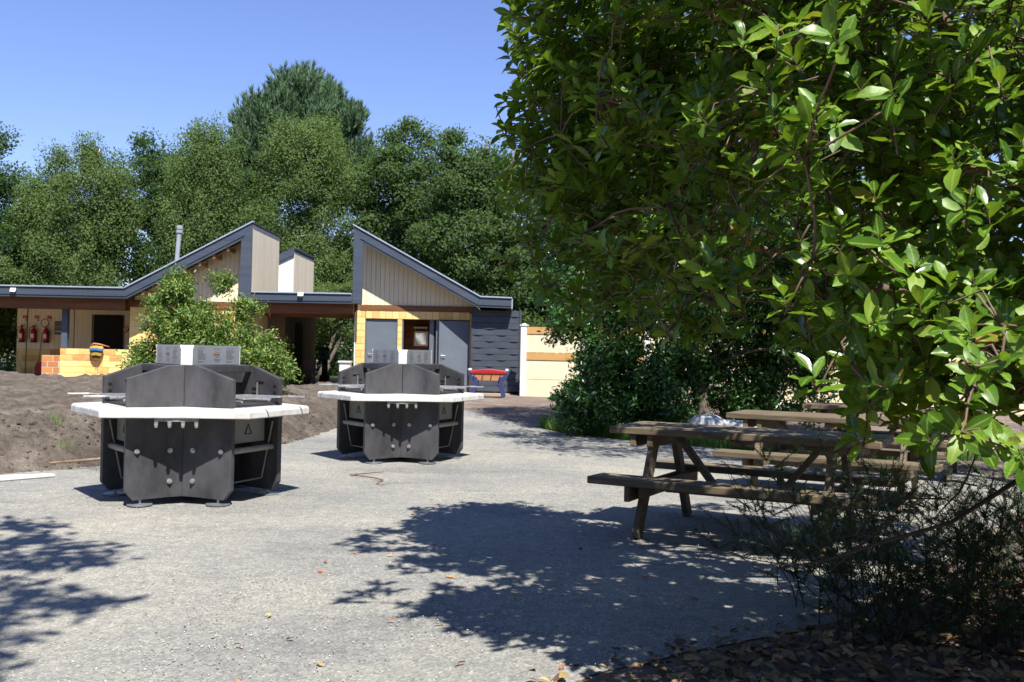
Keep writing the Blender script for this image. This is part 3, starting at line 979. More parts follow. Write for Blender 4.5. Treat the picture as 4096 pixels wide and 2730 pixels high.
        for side in (-1, 1):
            x0 = -0.27 if side < 0 else 0.13
            for j in range(15):
                if j in (1, 12): continue
                ln = 0.12 * rr.uniform(0.55, 1.0)
                u = x0
                while u < x0 + ln:                       # broken into words
                    w_ = rr.uniform(0.008, 0.022)
                    bar(u, min(u + w_, x0 + ln), 1.372 - j * 0.0092, 0.0045 if j else 0.006, pr)
                    u += w_ + 0.004
        for j in range(5):
            u = -0.055 + j * 0.022
            pr.add([fs(u, 1.365, 0.0065), fs(u + 0.014, 1.365, 0.0065), fs(u + 0.007 + 0.004 * (j % 2), 1.382, 0.0065)], [(0, 1, 2)])
            bar(u, u + 0.014, 1.361, 0.003, pr)
        for j in range(3):
            bar(-0.05 + 0.01 * j, 0.05 - 0.01 * j, 1.272 - j * 0.011, 0.004, pr)
        bar(-0.032, 0.03, 1.292, 0.009, pr)
        bar(-0.04, 0.04, 1.338, 0.004, pr)
        pr.build('printed_text', 'print_grey', sh)['kind'] = 'stuff'
        lg = MB()
        u = -0.056
        for w_ in (0.013, 0.010, 0.012, 0.011, 0.012, 0.010, 0.013, 0.012):
            bar(u, u + w_ - 0.002, 1.309, 0.016, lg)
            u += w_
        lg.build('printed_name', 'print_brown', sh)['kind'] = 'stuff'
        # fold strip at the V corner, coloured white for sun glare on the metal
        e0 = Vector(fs(-fw - 0.004, 0, 0.0))
        prev_d = Vector((math.cos(R(a - 60)), math.sin(R(a - 60)), 0))
        prev_t = Vector((-prev_d.y, prev_d.x, 0))
        e1 = prev_d * inr + prev_t * (fw + 0.004)
        v_ = Vector((math.cos(R(a)), math.sin(R(a)), 0)) * 0.004
        st = MB()
        prof = [(1.222, 1.0), (1.355, 1.0), (1.375, 1.12), (1.40, 1.2)]
        mid = (e0 + e1) / 2
        for z, k_ in prof:
            for e in (e0, e1):
                p = mid + (e - mid) * k_ + v_
                st.v.append((p.x, p.y, z))
        for i in range(3):
            st.f.append((2 * i, 2 * i + 1, 2 * i + 3, 2 * i + 2))
        so = kb('fold_strip', st, 'white')
        sm = so.modifiers.new('solid', 'SOLIDIFY')
        sm.thickness = 0.004
    # core cover
    tri = [(ra * 0.9 * math.cos(R(a)), ra * 0.9 * math.sin(R(a))) for a in (-90, 30, 150)]
    kb('core_cover', MB().prism(tri, lambda u, v, w: (u, v, 1.17 + w), 0.035), 'concrete_dark')
    return root
bbq = make_bbq()
km = kid_map(bbq)
bbq2 = copy_tree(bbq, km)
bbq.location = (-2.97, 8.92, 0.012)
bbq.rotation_euler = (0, 0, R(8.5))
bbq2.location = (-1.42, 12.33, 0.012)
bbq2.rotation_euler = (0, 0, R(7.5))
tag(bbq, 'larger, nearer dark concrete barbecue station with white worktop beside the earth bank', 'barbecue', 'barbecue stations on the gravel')
tag(bbq2, 'farther dark concrete barbecue station with white worktop in front of the doors', 'barbecue', 'barbecue stations on the gravel')

# ------------------------------------------------------------------ picnic tables
def make_table():
    root = thing('picnic_table', '', 'picnic table')
    def pk(name, L, w, t, m='picnic'):
        return MB().box((0, 0, 0), (L, w, t)).mesh(name, m)
    top = pk('top_plank', 2.04, 0.148, 0.055)
    seat = pk('seat_plank', 2.06, 0.138, 0.055)
    leg = pk('leg', 0.90, 0.095, 0.045)
    HT, HS = 0.82, 0.46
    def add(name, me, loc, rot=(0, 0, 0)):
        o = inst(name, me, root, loc, rot)
        b = o.modifiers.new('bevel', 'BEVEL'); b.width = 0.007; b.segments = 2
        return o
    for k in range(5):
        add('top_plank', top, (random.uniform(-.006, .006), -0.308 + 0.154 * k, HT - 0.0275))
    for s in (-1, 1):
        for k in range(2):
            add('seat_plank', seat, (random.uniform(-.006, .006), s * (0.545 + 0.142 * k), HS - 0.0275))
    sup = pk('top_support', 0.72, 0.05, 0.095)
    bear = pk('seat_support', 1.40, 0.045, 0.12)
    for e in (-1, 1):
        x = 0.68 * e
        add('top_support', sup, (x, 0, HT - 0.104), (0, 0, R(90)))
        add('top_support', sup, (x - 0.14 * e * -1, 0, HT - 0.104), (0, 0, R(90)))
        add('seat_support', bear, (x + 0.048 * e, 0, HS - 0.117), (0, 0, R(90)))
        add('seat_support', pk('seat_support', 1.30, 0.045, 0.09), (x - 0.048 * e, 0, HS - 0.104), (0, 0, R(90)))
        for s in (-1, 1):
            p, q = Vector((x, s * 0.60, 0.0)), Vector((x, s * 0.22, HT - 0.05))
            d = (q - p)
            L = d.length
            lm = MB().prism([(-0.055, 0), (0.055, 0), (0.055, L), (-0.055, L)], lambda u, v, w: (w - 0.026, u, v), 0.052).mesh('leg', 'picnic')
            o = add('leg', lm, p, (R(0), 0, 0))
            o.rotation_euler = (math.atan2(-d.y, d.z), 0, 0)
        p, q = Vector((x - 0.10 * e, 0, HT - 0.06)), Vector((x - 0.42 * e, 0, 0.36))
        bm = MB().beam(p, q, 0.045, 0.09, up=(0, 1, 0.001)).mesh('brace', 'picnic')
        add('brace', bm, (0, 0, 0))
    add('stretcher', pk('stretcher', 1.34, 0.045, 0.095), (0, 0, 0.33))
    add('centre_batten', pk('centre_batten', 0.70, 0.09, 0.045), (0, 0, HT - 0.079), (0, 0, R(90)))
    return root
tb = make_table()
km = kid_map(tb)
TABS = [((1.86, 7.42), -29.0, 'nearest timber picnic table, its end standing out on the gravel'),
        ((3.27, 9.55), -29.5, 'middle timber picnic table, directly behind the nearest one'),
        ((4.72, 11.75), -28.0, 'farthest timber picnic table, half hidden by overhanging leaves')]
tabs = [tb, copy_tree(tb, km), copy_tree(tb, km)]
for t_, ((x, y), rz, lab) in zip(tabs, TABS):
    t_.location = (x, y, 0.012)
    t_.rotation_euler = (0, 0, R(rz))
    tag(t_, lab, 'picnic table', 'picnic tables in a row under the trees')

# ------------------------------------------------------------------ things at the pavilion
# table football
tf = wthing('football_table', 'table football game with red rim, wooden sides and navy legs', 'games table', (-0.62, 25.2, 0.22))
arch = []
for i in range(9):
    t = i / 8
    arch.append((-1.10 + 0.98 * t, 0.90 + 0.05 * math.sin(math.pi * t)))
poly = arch + [(-0.14, 0.84), (-1.08, 0.84)]
for y in (24.95, 25.45):
    wl(MB().prism(poly, xz(y), 0.06).build('rim', 'red_plastic', bevel=0.008), tf)
wl(MB().prism([(-1.06, 0.84), (-0.16, 0.84), (-0.24, 0.66), (-0.98, 0.66)], xz(24.98), 0.5).build('cabinet', 'box_wood'), tf)
wl(MB().ext((-1.05, 25.02, 0.86), (-0.17, 25.44, 0.875)).build('playfield', 'bottle_green'), tf)
for y in (24.97, 25.43):
    for s, x in ((-1, -1.10), (1, -0.12)):
        # boomerang leg
        pts = [(x, 0.93), (x + s * 0.05, 0.84), (x - s * 0.02, 0.70), (x - s * 0.10, 0.64), (x - s * 0.02, 0.23), (x - s * 0.13, 0.23), (x - s * 0.24, 0.62), (x - s * 0.20, 0.74), (x - s * 0.06, 0.80)]
        pts = [(p if s > 0 else p) for p in pts]
        wl(MB().prism(pts if s > 0 else pts[::-1], xz(y), 0.09).build('leg', 'navy_plastic', bevel=0.01), tf)
        wl(MB().lathe([(0.045, 0), (0.045, 0.03), (0.02, 0.045)], (x, y + 0.04, 0.92), 10).build('corner_cap', 'white'), tf)
for k in range(4):
    x = -0.96 + 0.225 * k
    wl(MB().tube([(x, 24.90, 0.82), (x - 0.04, 24.88, 0.68)], 0.013, 6).tube([(x, 24.93, 0.84), (x, 25.5, 0.84)], 0.008, 6).build('rod', 'black'), tf)

# green dispenser post in the passage
gp = wthing('dispenser_post', 'dark green dispenser post standing in the shaded passage', 'dispenser', (-6.48, 33, 0.225))
wl(MB().ext((-6.64, 32.86, 1.02), (-6.32, 33.12, 1.40)).build('head', 'bottle_green', bevel=0.03), gp)
wl(MB().lathe([(0.17, 0), (0.15, 0.05), (0.02, 0.08)], (-6.48, 32.99, 1.40), 12).build('cap', 'bottle_green'), gp)
wl(MB().tube([(-6.48, 33, 0.45), (-6.48, 33, 1.03)], [0.11, 0.10], 12).build('column', 'bottle_green', smooth=True), gp)
wl(MB().ext((-6.64, 32.86, 0.225), (-6.32, 33.14, 0.50)).build('base', 'rubber', bevel=0.02), gp)
wl(MB().ext((-6.60, 32.852, 1.16), (-6.45, 32.86, 1.24)).build('emblem', 'black'), gp)
# garden chair
ch = wthing('garden_chair', 'brown plastic garden chair in the shade of the passage', 'chair', (-6.62, 31, 0.225))
wl(MB().ext((-6.85, 30.78, 0.62), (-6.42, 31.2, 0.66)).build('seat', 'brown_plastic', bevel=0.01), ch)
wl(MB().ext((-6.85, 31.18, 0.66), (-6.42, 31.22, 1.02)).build('backrest', 'brown_plastic', bevel=0.01), ch)
for x in (-6.83, -6.47):
    for y in (30.80, 31.16):
        wl(MB().ext((x, y, 0.225), (x + 0.04, y + 0.04, 0.62)).build('leg', 'brown_plastic'), ch)
    wl(MB().ext((x - 0.01, 30.8, 0.82), (x + 0.05, 31.18, 0.85)).build('armrest', 'brown_plastic'), ch)
# white locker box
wb = wthing('white_box', 'small white lidded box fixed beside the yellow block pier', 'box', (-4.75, 27.2, 0.22))
wl(MB().ext((-4.92, 27.15, 0.24), (-4.62, 27.45, 1.02)).build('body', 'white', bevel=0.01), wb)
wl(MB().ext((-4.96, 27.11, 1.02), (-4.60, 27.48, 1.07)).build('lid', 'white', bevel=0.01), wb)
# mirror, dispenser
mr = wthing('mirror', 'square framed mirror on the brick wall inside the open doorway', 'mirror', (-2.8, 29.18, 1.5))
wl(MB().ext((-3.01, 29.15, 1.55), (-2.58, 29.185, 2.0)).build('frame', 'white_and_sunlit'), mr)
wl(MB().ext((-2.96, 29.14, 1.60), (-2.63, 29.152, 1.95)).build('glass', 'mirror'), mr)
tp = wthing('wall_shelf', 'short pale shelf on the brick wall above the mirror', 'shelf', (-2.8, 29.15, 2.1))
wl(MB().ext((-3.02, 29.06, 2.09), (-2.60, 29.19, 2.14)).build('board', 'white_and_sunlit'), tp)
wl(MB().ext((-2.98, 29.10, 2.04), (-2.96, 29.19, 2.09)).ext((-2.66, 29.10, 2.04), (-2.64, 29.19, 2.09)).build('bracket', 'galv'), tp)

# fire extinguishers with signs
XS = [-15.68, -15.30, -14.90]
ELAB = ['red fire extinguisher with black base, leftmost of three on the shaded wall', 'red fire extinguisher with black base, middle one of three on the shaded wall', 'red carbon dioxide extinguisher with looped hose, nearest the blue post']
SLAB = ['small red and white sign above the leftmost extinguisher', 'small red and white sign above the middle extinguisher', 'small red and white sign above the extinguisher with looped hose']
for k, x in enumerate(XS):
    e = wthing('fire_extinguisher', ELAB[k], 'extinguisher', (x, 30.38, 1.42), 'fire extinguishers on the shaded wall')
    wl(MB().lathe([(0.085, 0.0), (0.09, 0.03), (0.09, 0.34), (0.07, 0.40), (0.03, 0.43), (0.03, 0.47)], (x, 30.38, 1.44), 16).build('cylinder', 'red_enamel', smooth=True), e)
    wl(MB().lathe([(0.094, 0), (0.094, 0.06)], (x, 30.38, 1.42), 16).build('base_ring', 'rubber'), e)
    wl(MB().box((x, 30.38, 1.94), (0.06, 0.05, 0.04)).beam((x - 0.02, 30.36, 1.96), (x + 0.12, 30.36, 1.99), 0.02, 0.012).build('valve', 'black' if k < 2 else 'yellow'), e)
    wl(MB().prism([(x - 0.05, 1.56), (x + 0.05, 1.56), (x + 0.05, 1.70), (x - 0.05, 1.70)], xz(30.284), 0.003).build('label_panel', 'white'), e)
    if k < 2:
        hp = [(x + 0.03, 30.36, 1.93), (x - 0.1, 30.34, 1.9), (x - 0.13, 30.34, 1.7), (x - 0.1, 30.34, 1.55)]
    else:
        hp = [(x + 0.02 + 0.12 * math.cos(q) - 0.05, 30.35, 2.05 + 0.13 * math.sin(q)) for q in np.linspace(-1.2, 4.3, 14)] + [(x + 0.1, 30.34, 1.8), (x + 0.1, 30.34, 1.62)]
    wl(MB().tube(hp, 0.011, 6).build('hose', 'black'), e)
    s = wthing('extinguisher_sign', SLAB[k], 'sign', (x + 0.03, 30.49, 2.19), 'signs above the extinguishers')
    wl(MB().ext((x - 0.03, 30.485, 2.10), (x + 0.11, 30.495, 2.29)).build('plate', 'white'), s)
    wl(MB().ext((x - 0.025, 30.48, 2.19), (x + 0.105, 30.485, 2.285)).build('red_field', 'red_enamel'), s)
    wl(MB().ext((x + 0.03, 30.476, 2.21), (x + 0.05, 30.48, 2.265)).build('pictogram', 'white'), s)
    wl(MB().ext((x + 0.05, 30.48, 2.115), (x + 0.10, 30.485, 2.165)).build('lower_symbol', 'blue' if k < 2 else 'yellow'), s)
nb = wthing('notice_board', 'dark notice panel with pale lines beside the blue post', 'notice', (-14.5, 30.48, 1.69))
wl(MB().ext((-14.68, 30.48, 1.69), (-14.38, 30.498, 2.12)).build('panel', 'post_blue'), nb)
for k, (z, m) in enumerate([(2.06, 'print_grey'), (2.0, 'print_grey'), (1.93, 'yellow'), (1.87, 'print_grey'), (1.78, 'white'), (1.73, 'print_grey')]):
    wl(MB().ext((-14.66, 30.474, z), (-14.42, 30.48, z + 0.03)).build('text_line', m), nb)
ns = wthing('prohibition_sign', 'round red-ringed prohibition sign right of the dark doorway', 'sign', (-12.4, 30.48, 1.83))
ring = MB()
pts = [(-12.4 + 0.09 * math.cos(q), 30.485, 1.91 + 0.09 * math.sin(q)) for q in np.linspace(0, 2 * math.pi, 25)]
ring.tube(pts, 0.012, 5).tube([(-12.46, 30.485, 1.97), (-12.34, 30.485, 1.85)], 0.01, 5)
wl(ring.build('red_ring', 'red_enamel'), ns)
wl(MB().tube([(-12.4, 30.497, 1.91), (-12.4, 30.489, 1.91)], 0.088, 20).build('disc', 'fence_cream'), ns)
# broom, shovel and dustpan
br = wthing('broom', 'long green-handled broom leaning on the shaded wall', 'broom', (-15.48, 30.3, 0.23))
wl(MB().tube([(-15.45, 30.2, 0.34), (-15.53, 30.44, 2.5)], 0.016, 6).build('pole', 'bottle_green'), br)
wl(MB().box((-15.45, 30.2, 0.29), (0.34, 0.08, 0.12)).build('head', 'red_plastic'), br)
sv = wthing('shovel', 'red-bladed shovel leaning on the shaded wall', 'shovel', (-15.08, 30.3, 0.23))
wl(MB().tube([(-15.08, 30.3, 0.7), (-15.05, 30.44, 1.75)], 0.016, 6).build('shaft', 'rafter'), sv)
wl(MB().prism([(-15.2, 0.62), (-15.12, 0.80), (-14.98, 0.80), (-14.94, 0.62), (-14.97, 0.42), (-15.07, 0.28), (-15.17, 0.42)], xz(30.27), 0.03).build('blade', 'red_plastic'), sv)
dp = wthing('dustpan', 'dark dustpan with upright handle on the pavilion floor', 'dustpan', (-15.6, 30.0, 0.23))
wl(MB().add([(-15.65, 29.85, 0.23), (-15.3, 29.85, 0.23), (-15.3, 30.15, 0.23), (-15.65, 30.15, 0.23), (-15.6, 29.95, 0.42), (-15.35, 29.95, 0.42), (-15.35, 30.15, 0.45), (-15.6, 30.15, 0.45)], [(0, 1, 2, 3), (4, 7, 6, 5), (2, 6, 7, 3), (0, 3, 7, 4), (1, 5, 6, 2), (0, 4, 5, 1)]).build('pan', 'blue'), dp)
wl(MB().tube([(-15.48, 30.1, 0.44), (-15.7, 30.2, 0.9), (-15.72, 30.2, 1.12), (-15.64, 30.2, 1.13)], 0.014, 6).build('handle', 'galv'), dp)
# striped bag hanging over the low wall
bgx = wthing('hanging_bag', 'yellow, blue and black striped bag hanging on the sunlit low wall', 'bag', (-12.02, 27.55, 0.9))
prof = [(0.17, 1.36), (0.205, 1.29), (0.20, 1.22), (0.18, 1.16), (0.15, 1.08), (0.10, 1.0), (0.03, 0.95)]
bands = ['yellow', 'blue', 'black', 'yellow', 'black', 'yellow']
for i, m in enumerate(bands):
    (r0, z0), (r1, z1) = prof[i], prof[i + 1]
    mb = MB()
    n = 16
    for r, z in ((r0, z0), (r1, z1)):
        for k in range(n):
            a = 2 * math.pi * k / n
            mb.v.append((-12.02 + r * math.cos(a), 27.50 + 0.45 * r * math.sin(a), z + 0.012 * math.sin(3 * a)))
    for k in range(n):
        mb.f.append((k, (k + 1) % n, n + (k + 1) % n, n + k))
    wl(mb.build('band', m, smooth=True), bgx)
wl(MB().tube([(-12.2, 27.5, 1.36), (-12.1, 27.5, 1.42), (-11.95, 27.55, 1.40), (-11.7, 27.62, 1.34)], [0.015, 0.03, 0.028, 0.01], 8).build('gathered_top', 'box_wood', smooth=True), bgx)
wl(MB().tube([(-12.04, 27.5, 0.93), (-12.05, 27.5, 0.84)], 0.008, 5).tube([(-12.0, 27.5, 0.93), (-11.98, 27.5, 0.84)], 0.008, 5).build('tassel', 'red_plastic'), bgx)

# white plank at the foot of the bank
pk_ = tag(MB().prism([(-5.6, 8.85), (-5.15, 9.35), (-4.70, 9.86), (-4.76, 9.92), (-5.25, 9.66), (-5.75, 9.25)], lambda u, v, w: (u, v, 0.02 + w), 0.03).build('plank', 'white', bevel=0.01), 'white painted plank lying at the foot of the bank', 'plank')
# white sacks by the grass
def sack(loc, s, rz, label, seed):
    n, mseg = 18, 12
    mb = MB()
    for i in range(mseg + 1):
        th = math.pi * i / mseg
        for k in range(n):
            ph = 2 * math.pi * k / n
            x = math.copysign(abs(math.sin(th) * math.cos(ph)) ** 0.7, math.sin(th) * math.cos(ph))
            y = math.copysign(abs(math.sin(th) * math.sin(ph)) ** 0.7, math.sin(th) * math.sin(ph))
            z = math.cos(th)
            d = 1 + 0.22 * mnoise.noise(Vector((x * 1.8, y * 1.8, z * 1.8 + seed)))
            mb.v.append((x * s[0] * d, y * s[1] * d, max(-0.02, s[2] * 0.85 + z * s[2] * d)))
    for i in range(mseg):
        for k in range(n):
            a, b2 = i * n + k, i * n + (k + 1) % n
            mb.f.append((a, a + n, b2 + n, b2))
    o = mb.build('sack', 'sack', None, True)
    o.location = loc
    o.rotation_euler = (0, 0, rz)
    return tag(o, label, 'sack', 'white sacks on the grass')
sack((3.30, 15.9, 0.02), (0.34, 0.26, 0.22), 0.3, 'white plastic sack with a raised end, lying left on the grass', 1)
sack((3.85, 16.1, 0.02), (0.46, 0.26, 0.17), -0.1, 'longer flat white plastic sack lying right of the other', 4)
# fallen stick in front of the far barbecue
tag(MB().tube([(-1.42, 10.72, 0.03), (-1.74, 10.42, 0.03), (-1.45, 10.18, 0.035), (-1.33, 10.05, 0.03), (-1.37, 9.93, 0.03), (-1.36, 9.80, 0.03), (-1.28, 9.72, 0.03), (-1.22, 9.74, 0.04)], [.005, .008, .008, .007, .007, .006, .005, .003], 5).build('fallen_twig', 'twig', smooth=True), 'thin crooked twig lying on gravel before the farther barbecue', 'twig')
tag(MB().tube([(-5.0, 10.35, 0.10), (-4.6, 10.62, 0.12), (-4.25, 10.85, 0.16), (-3.95, 11.1, 0.12)], [.012, .016, .014, .008], 6).build('fallen_branch', 'twig', smooth=True), 'dry pale branch lying at the foot of the bank', 'branch')

# ------------------------------------------------------------------ vegetation
def rosettes(cl, axis, rng, nleaf=7, lmin=0.07, lmax=0.10):
    """leaf positions, frames and scales for whorls of leaves at shoot tips"""
    N = len(cl)
    ax = unit(axis)
    hlp = np.where(np.abs(ax[:, 2:3]) < 0.9, np.array([[0, 0, 1.0]]), np.array([[1.0, 0, 0]]))
    e1 = unit(np.cross(ax, hlp))
    e2 = np.cross(ax, e1)
    pos, fr, sc = [], [], []
    for j in range(nleaf):
        ang = 2.4 * j + rng.random(N) * 0.7
        tilt = np.radians(38 + 7 * j + rng.normal(0, 9, N))
        rad = e1 * np.cos(ang)[:, None] + e2 * np.sin(ang)[:, None]
        d = ax * np.cos(tilt)[:, None] + rad * np.sin(tilt)[:, None]
        d[:, 2] -= 0.12 * (j / nleaf)
        up = ax * np.sin(tilt)[:, None] - rad * np.cos(tilt)[:, None] + rng.normal(0, 0.15, (N, 3))
        p = cl - ax * (0.009 * j)
        pos.append(p)
        fr.append(frames_from(d, up))
        sc.append(rng.uniform(lmin, lmax, N) * (0.8 + 0.05 * j))
    return np.concatenate(pos), np.concatenate(fr), np.concatenate(sc)

def to_px(p):
    """photo pixel of world points (for picking the leaves that show largest)"""
    m = np.array(cam.matrix_world.inverted())
    q = p @ m[:3, :3].T + m[:3, 3]
    z = -q[:, 2]
    f = 1024 * 33.4 / 36
    return 512 + f * q[:, 0] / z, 341 - f * q[:, 1] / z, z

def limb_pts(p, q, rng, sag=0.15, n=7, wob=0.032):
    p, q = np.array(p, float), np.array(q, float)
    t = np.linspace(0, 1, n)[:, None]
    L = np.linalg.norm(q - p)
    w = np.cumsum(rng.normal(0, wob * L, (n, 3)), 0)
    w -= w[0] + (w[-1] - w[0]) * t
    pts = p + (q - p) * t + w
    pts[:, 2] += sag * L * np.sin(math.pi * t[:, 0])
    return pts

def near_tree():
    rng = np.random.default_rng(5)
    base = np.array([3.5, 4.95, 0.0])
    tr = wthing('strawberry_tree', 'large glossy-leaved evergreen tree overhanging the right foreground', 'tree', tuple(base))
    # crown lobes: cx cy cz rx ry rz count detail
    lobes = [((1.62, 3.95, 2.35, 1.38, 1.3, 1.25), 840, 1, .45),
             ((2.1, 3.3, 2.2, 1.1, 0.9, 1.1), 420, 1, .5),
             ((1.32, 3.15, 1.55, 0.50, 0.45, 0.42), 90, 1, .6),
             ((1.75, 3.1, 1.35, 0.55, 0.4, 0.45), 100, 1, .6),
             ((0.68, 5.7, 2.95, 0.80, 1.0, 1.25), 1300, 0, .4),
             ((0.95, 4.55, 3.9, 1.15, 0.9, 0.6), 440, 0, .5),
             ((2.3, 2.7, 3.4, 0.9, 0.7, 0.45), 50, 0, .6),
             ((0.45, 3.1, 3.45, 0.62, 0.5, 0.28), 60, 0, .7),
             ((2.9, 5.7, 3.2, 1.5, 1.3, 1.1), 560, 0, .5),
             ((2.95, 2.5, 2.5, 0.9, 1.0, 1.0), 260, 0, .6),
             ((1.6, 3.7, 3.9, 1.1, 0.9, 0.55), 70, 0, .6),
             ((0.98, 3.5, 2.6, 0.75, 0.6, 0.78), 250, 1, .5)]
    cl, hi = [], []
    for e, n, h, pw in lobes:
        m_ = 6 if h else 5
        p = np.repeat(in_ell(e, n // m_, rng, pw), m_, 0)
        p = p + rng.normal(0, 0.095 if h else 0.12, p.shape)
        n = len(p)
        cl.append(p)
        hi.append(np.full(n, h))
    cl, hi = np.concatenate(cl), np.concatenate(hi)
    X, Y, Z = cl[:, 0], cl[:, 1], cl[:, 2]       # trim the crown's underside and its left flank
    ok = (Y > 1.95) & ~((X < -0.08) & (Z < 1.5 + 0.42 * Y)) & ~((X < 0.55) & (Z < 1.55)) & ~((X < 0.85) & (Z < 1.3)) & (Z > 1.0)
    cl, hi = cl[ok], hi[ok]
    heart = np.array([2.6, 5.0, 1.7])
    ax = unit(cl - heart) * 0.64 + np.array([0, 0, 0.78]) + rng.normal(0, 0.33, cl.shape)
    # branches
    limbs = []
    fork = base + np.array([-0.1, -0.05, 0.55])
    ends = [(0.55, 5.5, 3.1), (1.0, 4.6, 3.7), (0.9, 3.6, 2.7), (1.5, 3.3, 2.9), (2.2, 3.2, 2.6), (1.3, 3.3, 1.75), (0.7, 5.0, 2.2), (2.9, 5.8, 3.6), (2.9, 2.6, 2.7), (0.45, 3.3, 3.5), (1.9, 3.0, 1.6)]
    mb = MB()
    mb.tube([tuple(base + np.array([0.05, 0, -0.1])), tuple(base + np.array([0, 0, 0.25])), tuple(fork)], [0.17, 0.14, 0.12], 12)
    wl(mb.build('trunk', 'bark_red', None, True), tr)
    samples, srad = [], []
    for e in ends:
        pts = limb_pts(fork, e, rng, 0.10, 9)
        rad = np.linspace(0.062, 0.010, 9)
        wl(MB().tube([tuple(p) for p in pts], list(rad), 8).build('limb', 'bark_red', None, True), tr)
        tt = np.linspace(0.25, 1, 26)
        for t in tt:
            k = t * 8
            i0 = min(int(k), 7)
            samples.append(pts[i0] + (pts[i0 + 1] - pts[i0]) * (k - i0))
    samples = np.array(samples)
    hubs = cl[rng.choice(len(cl), 520, replace=False)]
    tw = MB()
    net = samples.copy()
    hubs = hubs[np.argsort([np.min(np.linalg.norm(samples - h, axis=1)) for h in hubs])]
    for h in hubs:
        d = np.linalg.norm(net - h, axis=1) + 0.25 * np.maximum(0, net[:, 2] - h[2])
        s = net[np.argmin(d)]
        pts = limb_pts(s, h, rng, 0.05, 6)
        net = np.concatenate([net, pts[1:]])
        r0 = 0.004 + 0.007 * min(1.0, np.linalg.norm(pts[-1] - pts[0]))
        tw.tube([tuple(p) for p in pts], list(np.linspace(r0, 0.0035, 6)), 5, False)
    for p, a in zip(cl, unit(ax)):
        d = np.linalg.norm(hubs - p, axis=1)
        h = hubs[np.argmin(d)]
        if d.min() > 0.5:
            continue
        m1 = (h + p) / 2 + rng.normal(0, 0.03, 3)
        tw.tube([tuple(h), tuple(m1), tuple(p - a * 0.07), tuple(p)], [0.0045, 0.004, 0.0035, 0.0025], 4, False)
    tag(wl(tw.build('twigs', 'twig_red', None, True), tr), kind='stuff')
    # leaves
    far = hi == 0
    pos, fr, sc = rosettes(cl[~far], ax[~far], rng, 8, 0.056, 0.116)
    px, py, pz = to_px(pos)
    vis = (px > 5) & (px < 1019) & (py > 5) & (py < 670)
    rank = np.where(vis, sc / pz, -1)
    order = np.argsort(-rank)
    single = order[:300]
    rest = np.setdiff1d(np.arange(len(pos)), single)
    meshes = [np_mesh('leaf', v, f, 'leaf_arb', True, True) for v, f in LEAF_HI]
    inv = Matrix.Translation(-Vector(tr.location))
    for i in single:
        m = Matrix(fr[i].tolist()).to_4x4()
        o = bpy.data.objects.new('leaf', meshes[i % 4])
        COL.objects.link(o)
        o.parent = tr
        o.matrix_parent_inverse = inv
        o.matrix_basis = Matrix.Translation(Vector(pos[i])) @ m @ Matrix.Scale(float(sc[i]), 4)
    Vs, Fs, off = [], [], 0
    for k in range(4):
        sel = rest[rest % 4 == k]
        V, F = scatter(LEAF_HI[k][0], LEAF_HI[k][1], pos[sel], fr[sel], sc[sel])
        Vs.append(V); Fs.append(F + off); off += len(V)
    o = bpy.data.objects.new('foliage', np_mesh('foliage', np.concatenate(Vs), np.concatenate(Fs), 'leaf_arb', True, True))
    COL.objects.link(o)
    tag(wl(o, tr), kind='stuff')
    pos, fr, sc = rosettes(cl[far], ax[far], rng, 9, 0.08, 0.115)
    V, F = scatter(LEAF_REAR[0], LEAF_REAR[1], pos, fr, sc)
    o = bpy.data.objects.new('rear_foliage', np_mesh('rear_foliage', V, F, 'leaf_arb', True, True))
    COL.objects.link(o)
    tag(wl(o, tr), kind='stuff')
near_tree()

def clump_leaves(centres, radii, nper, size, rng, flat=0.75, template=LEAF_LO, updir=0.5, droop=0.0):
    K = len(centres)
    idx = np.repeat(np.arange(K), nper)
    n = len(idx)
    d = unit(rng.normal(size=(n, 3)))
    r = rng.random(n) ** 0.5
    off = d * r[:, None] * radii[idx][:, None]
    off[:, 2] *= flat
    pos = centres[idx] + off
    nrm = d + np.array([0, 0, updir]) + rng.normal(0, 0.26, (n, 3))
    dr = rng.normal(size=(n, 3))
    dr[:, 2] -= droop
    fr = frames_from(dr, nrm)
    return scatter(template[0], template[1], pos, fr, rng.uniform(0.7, 1.3, n) * size)

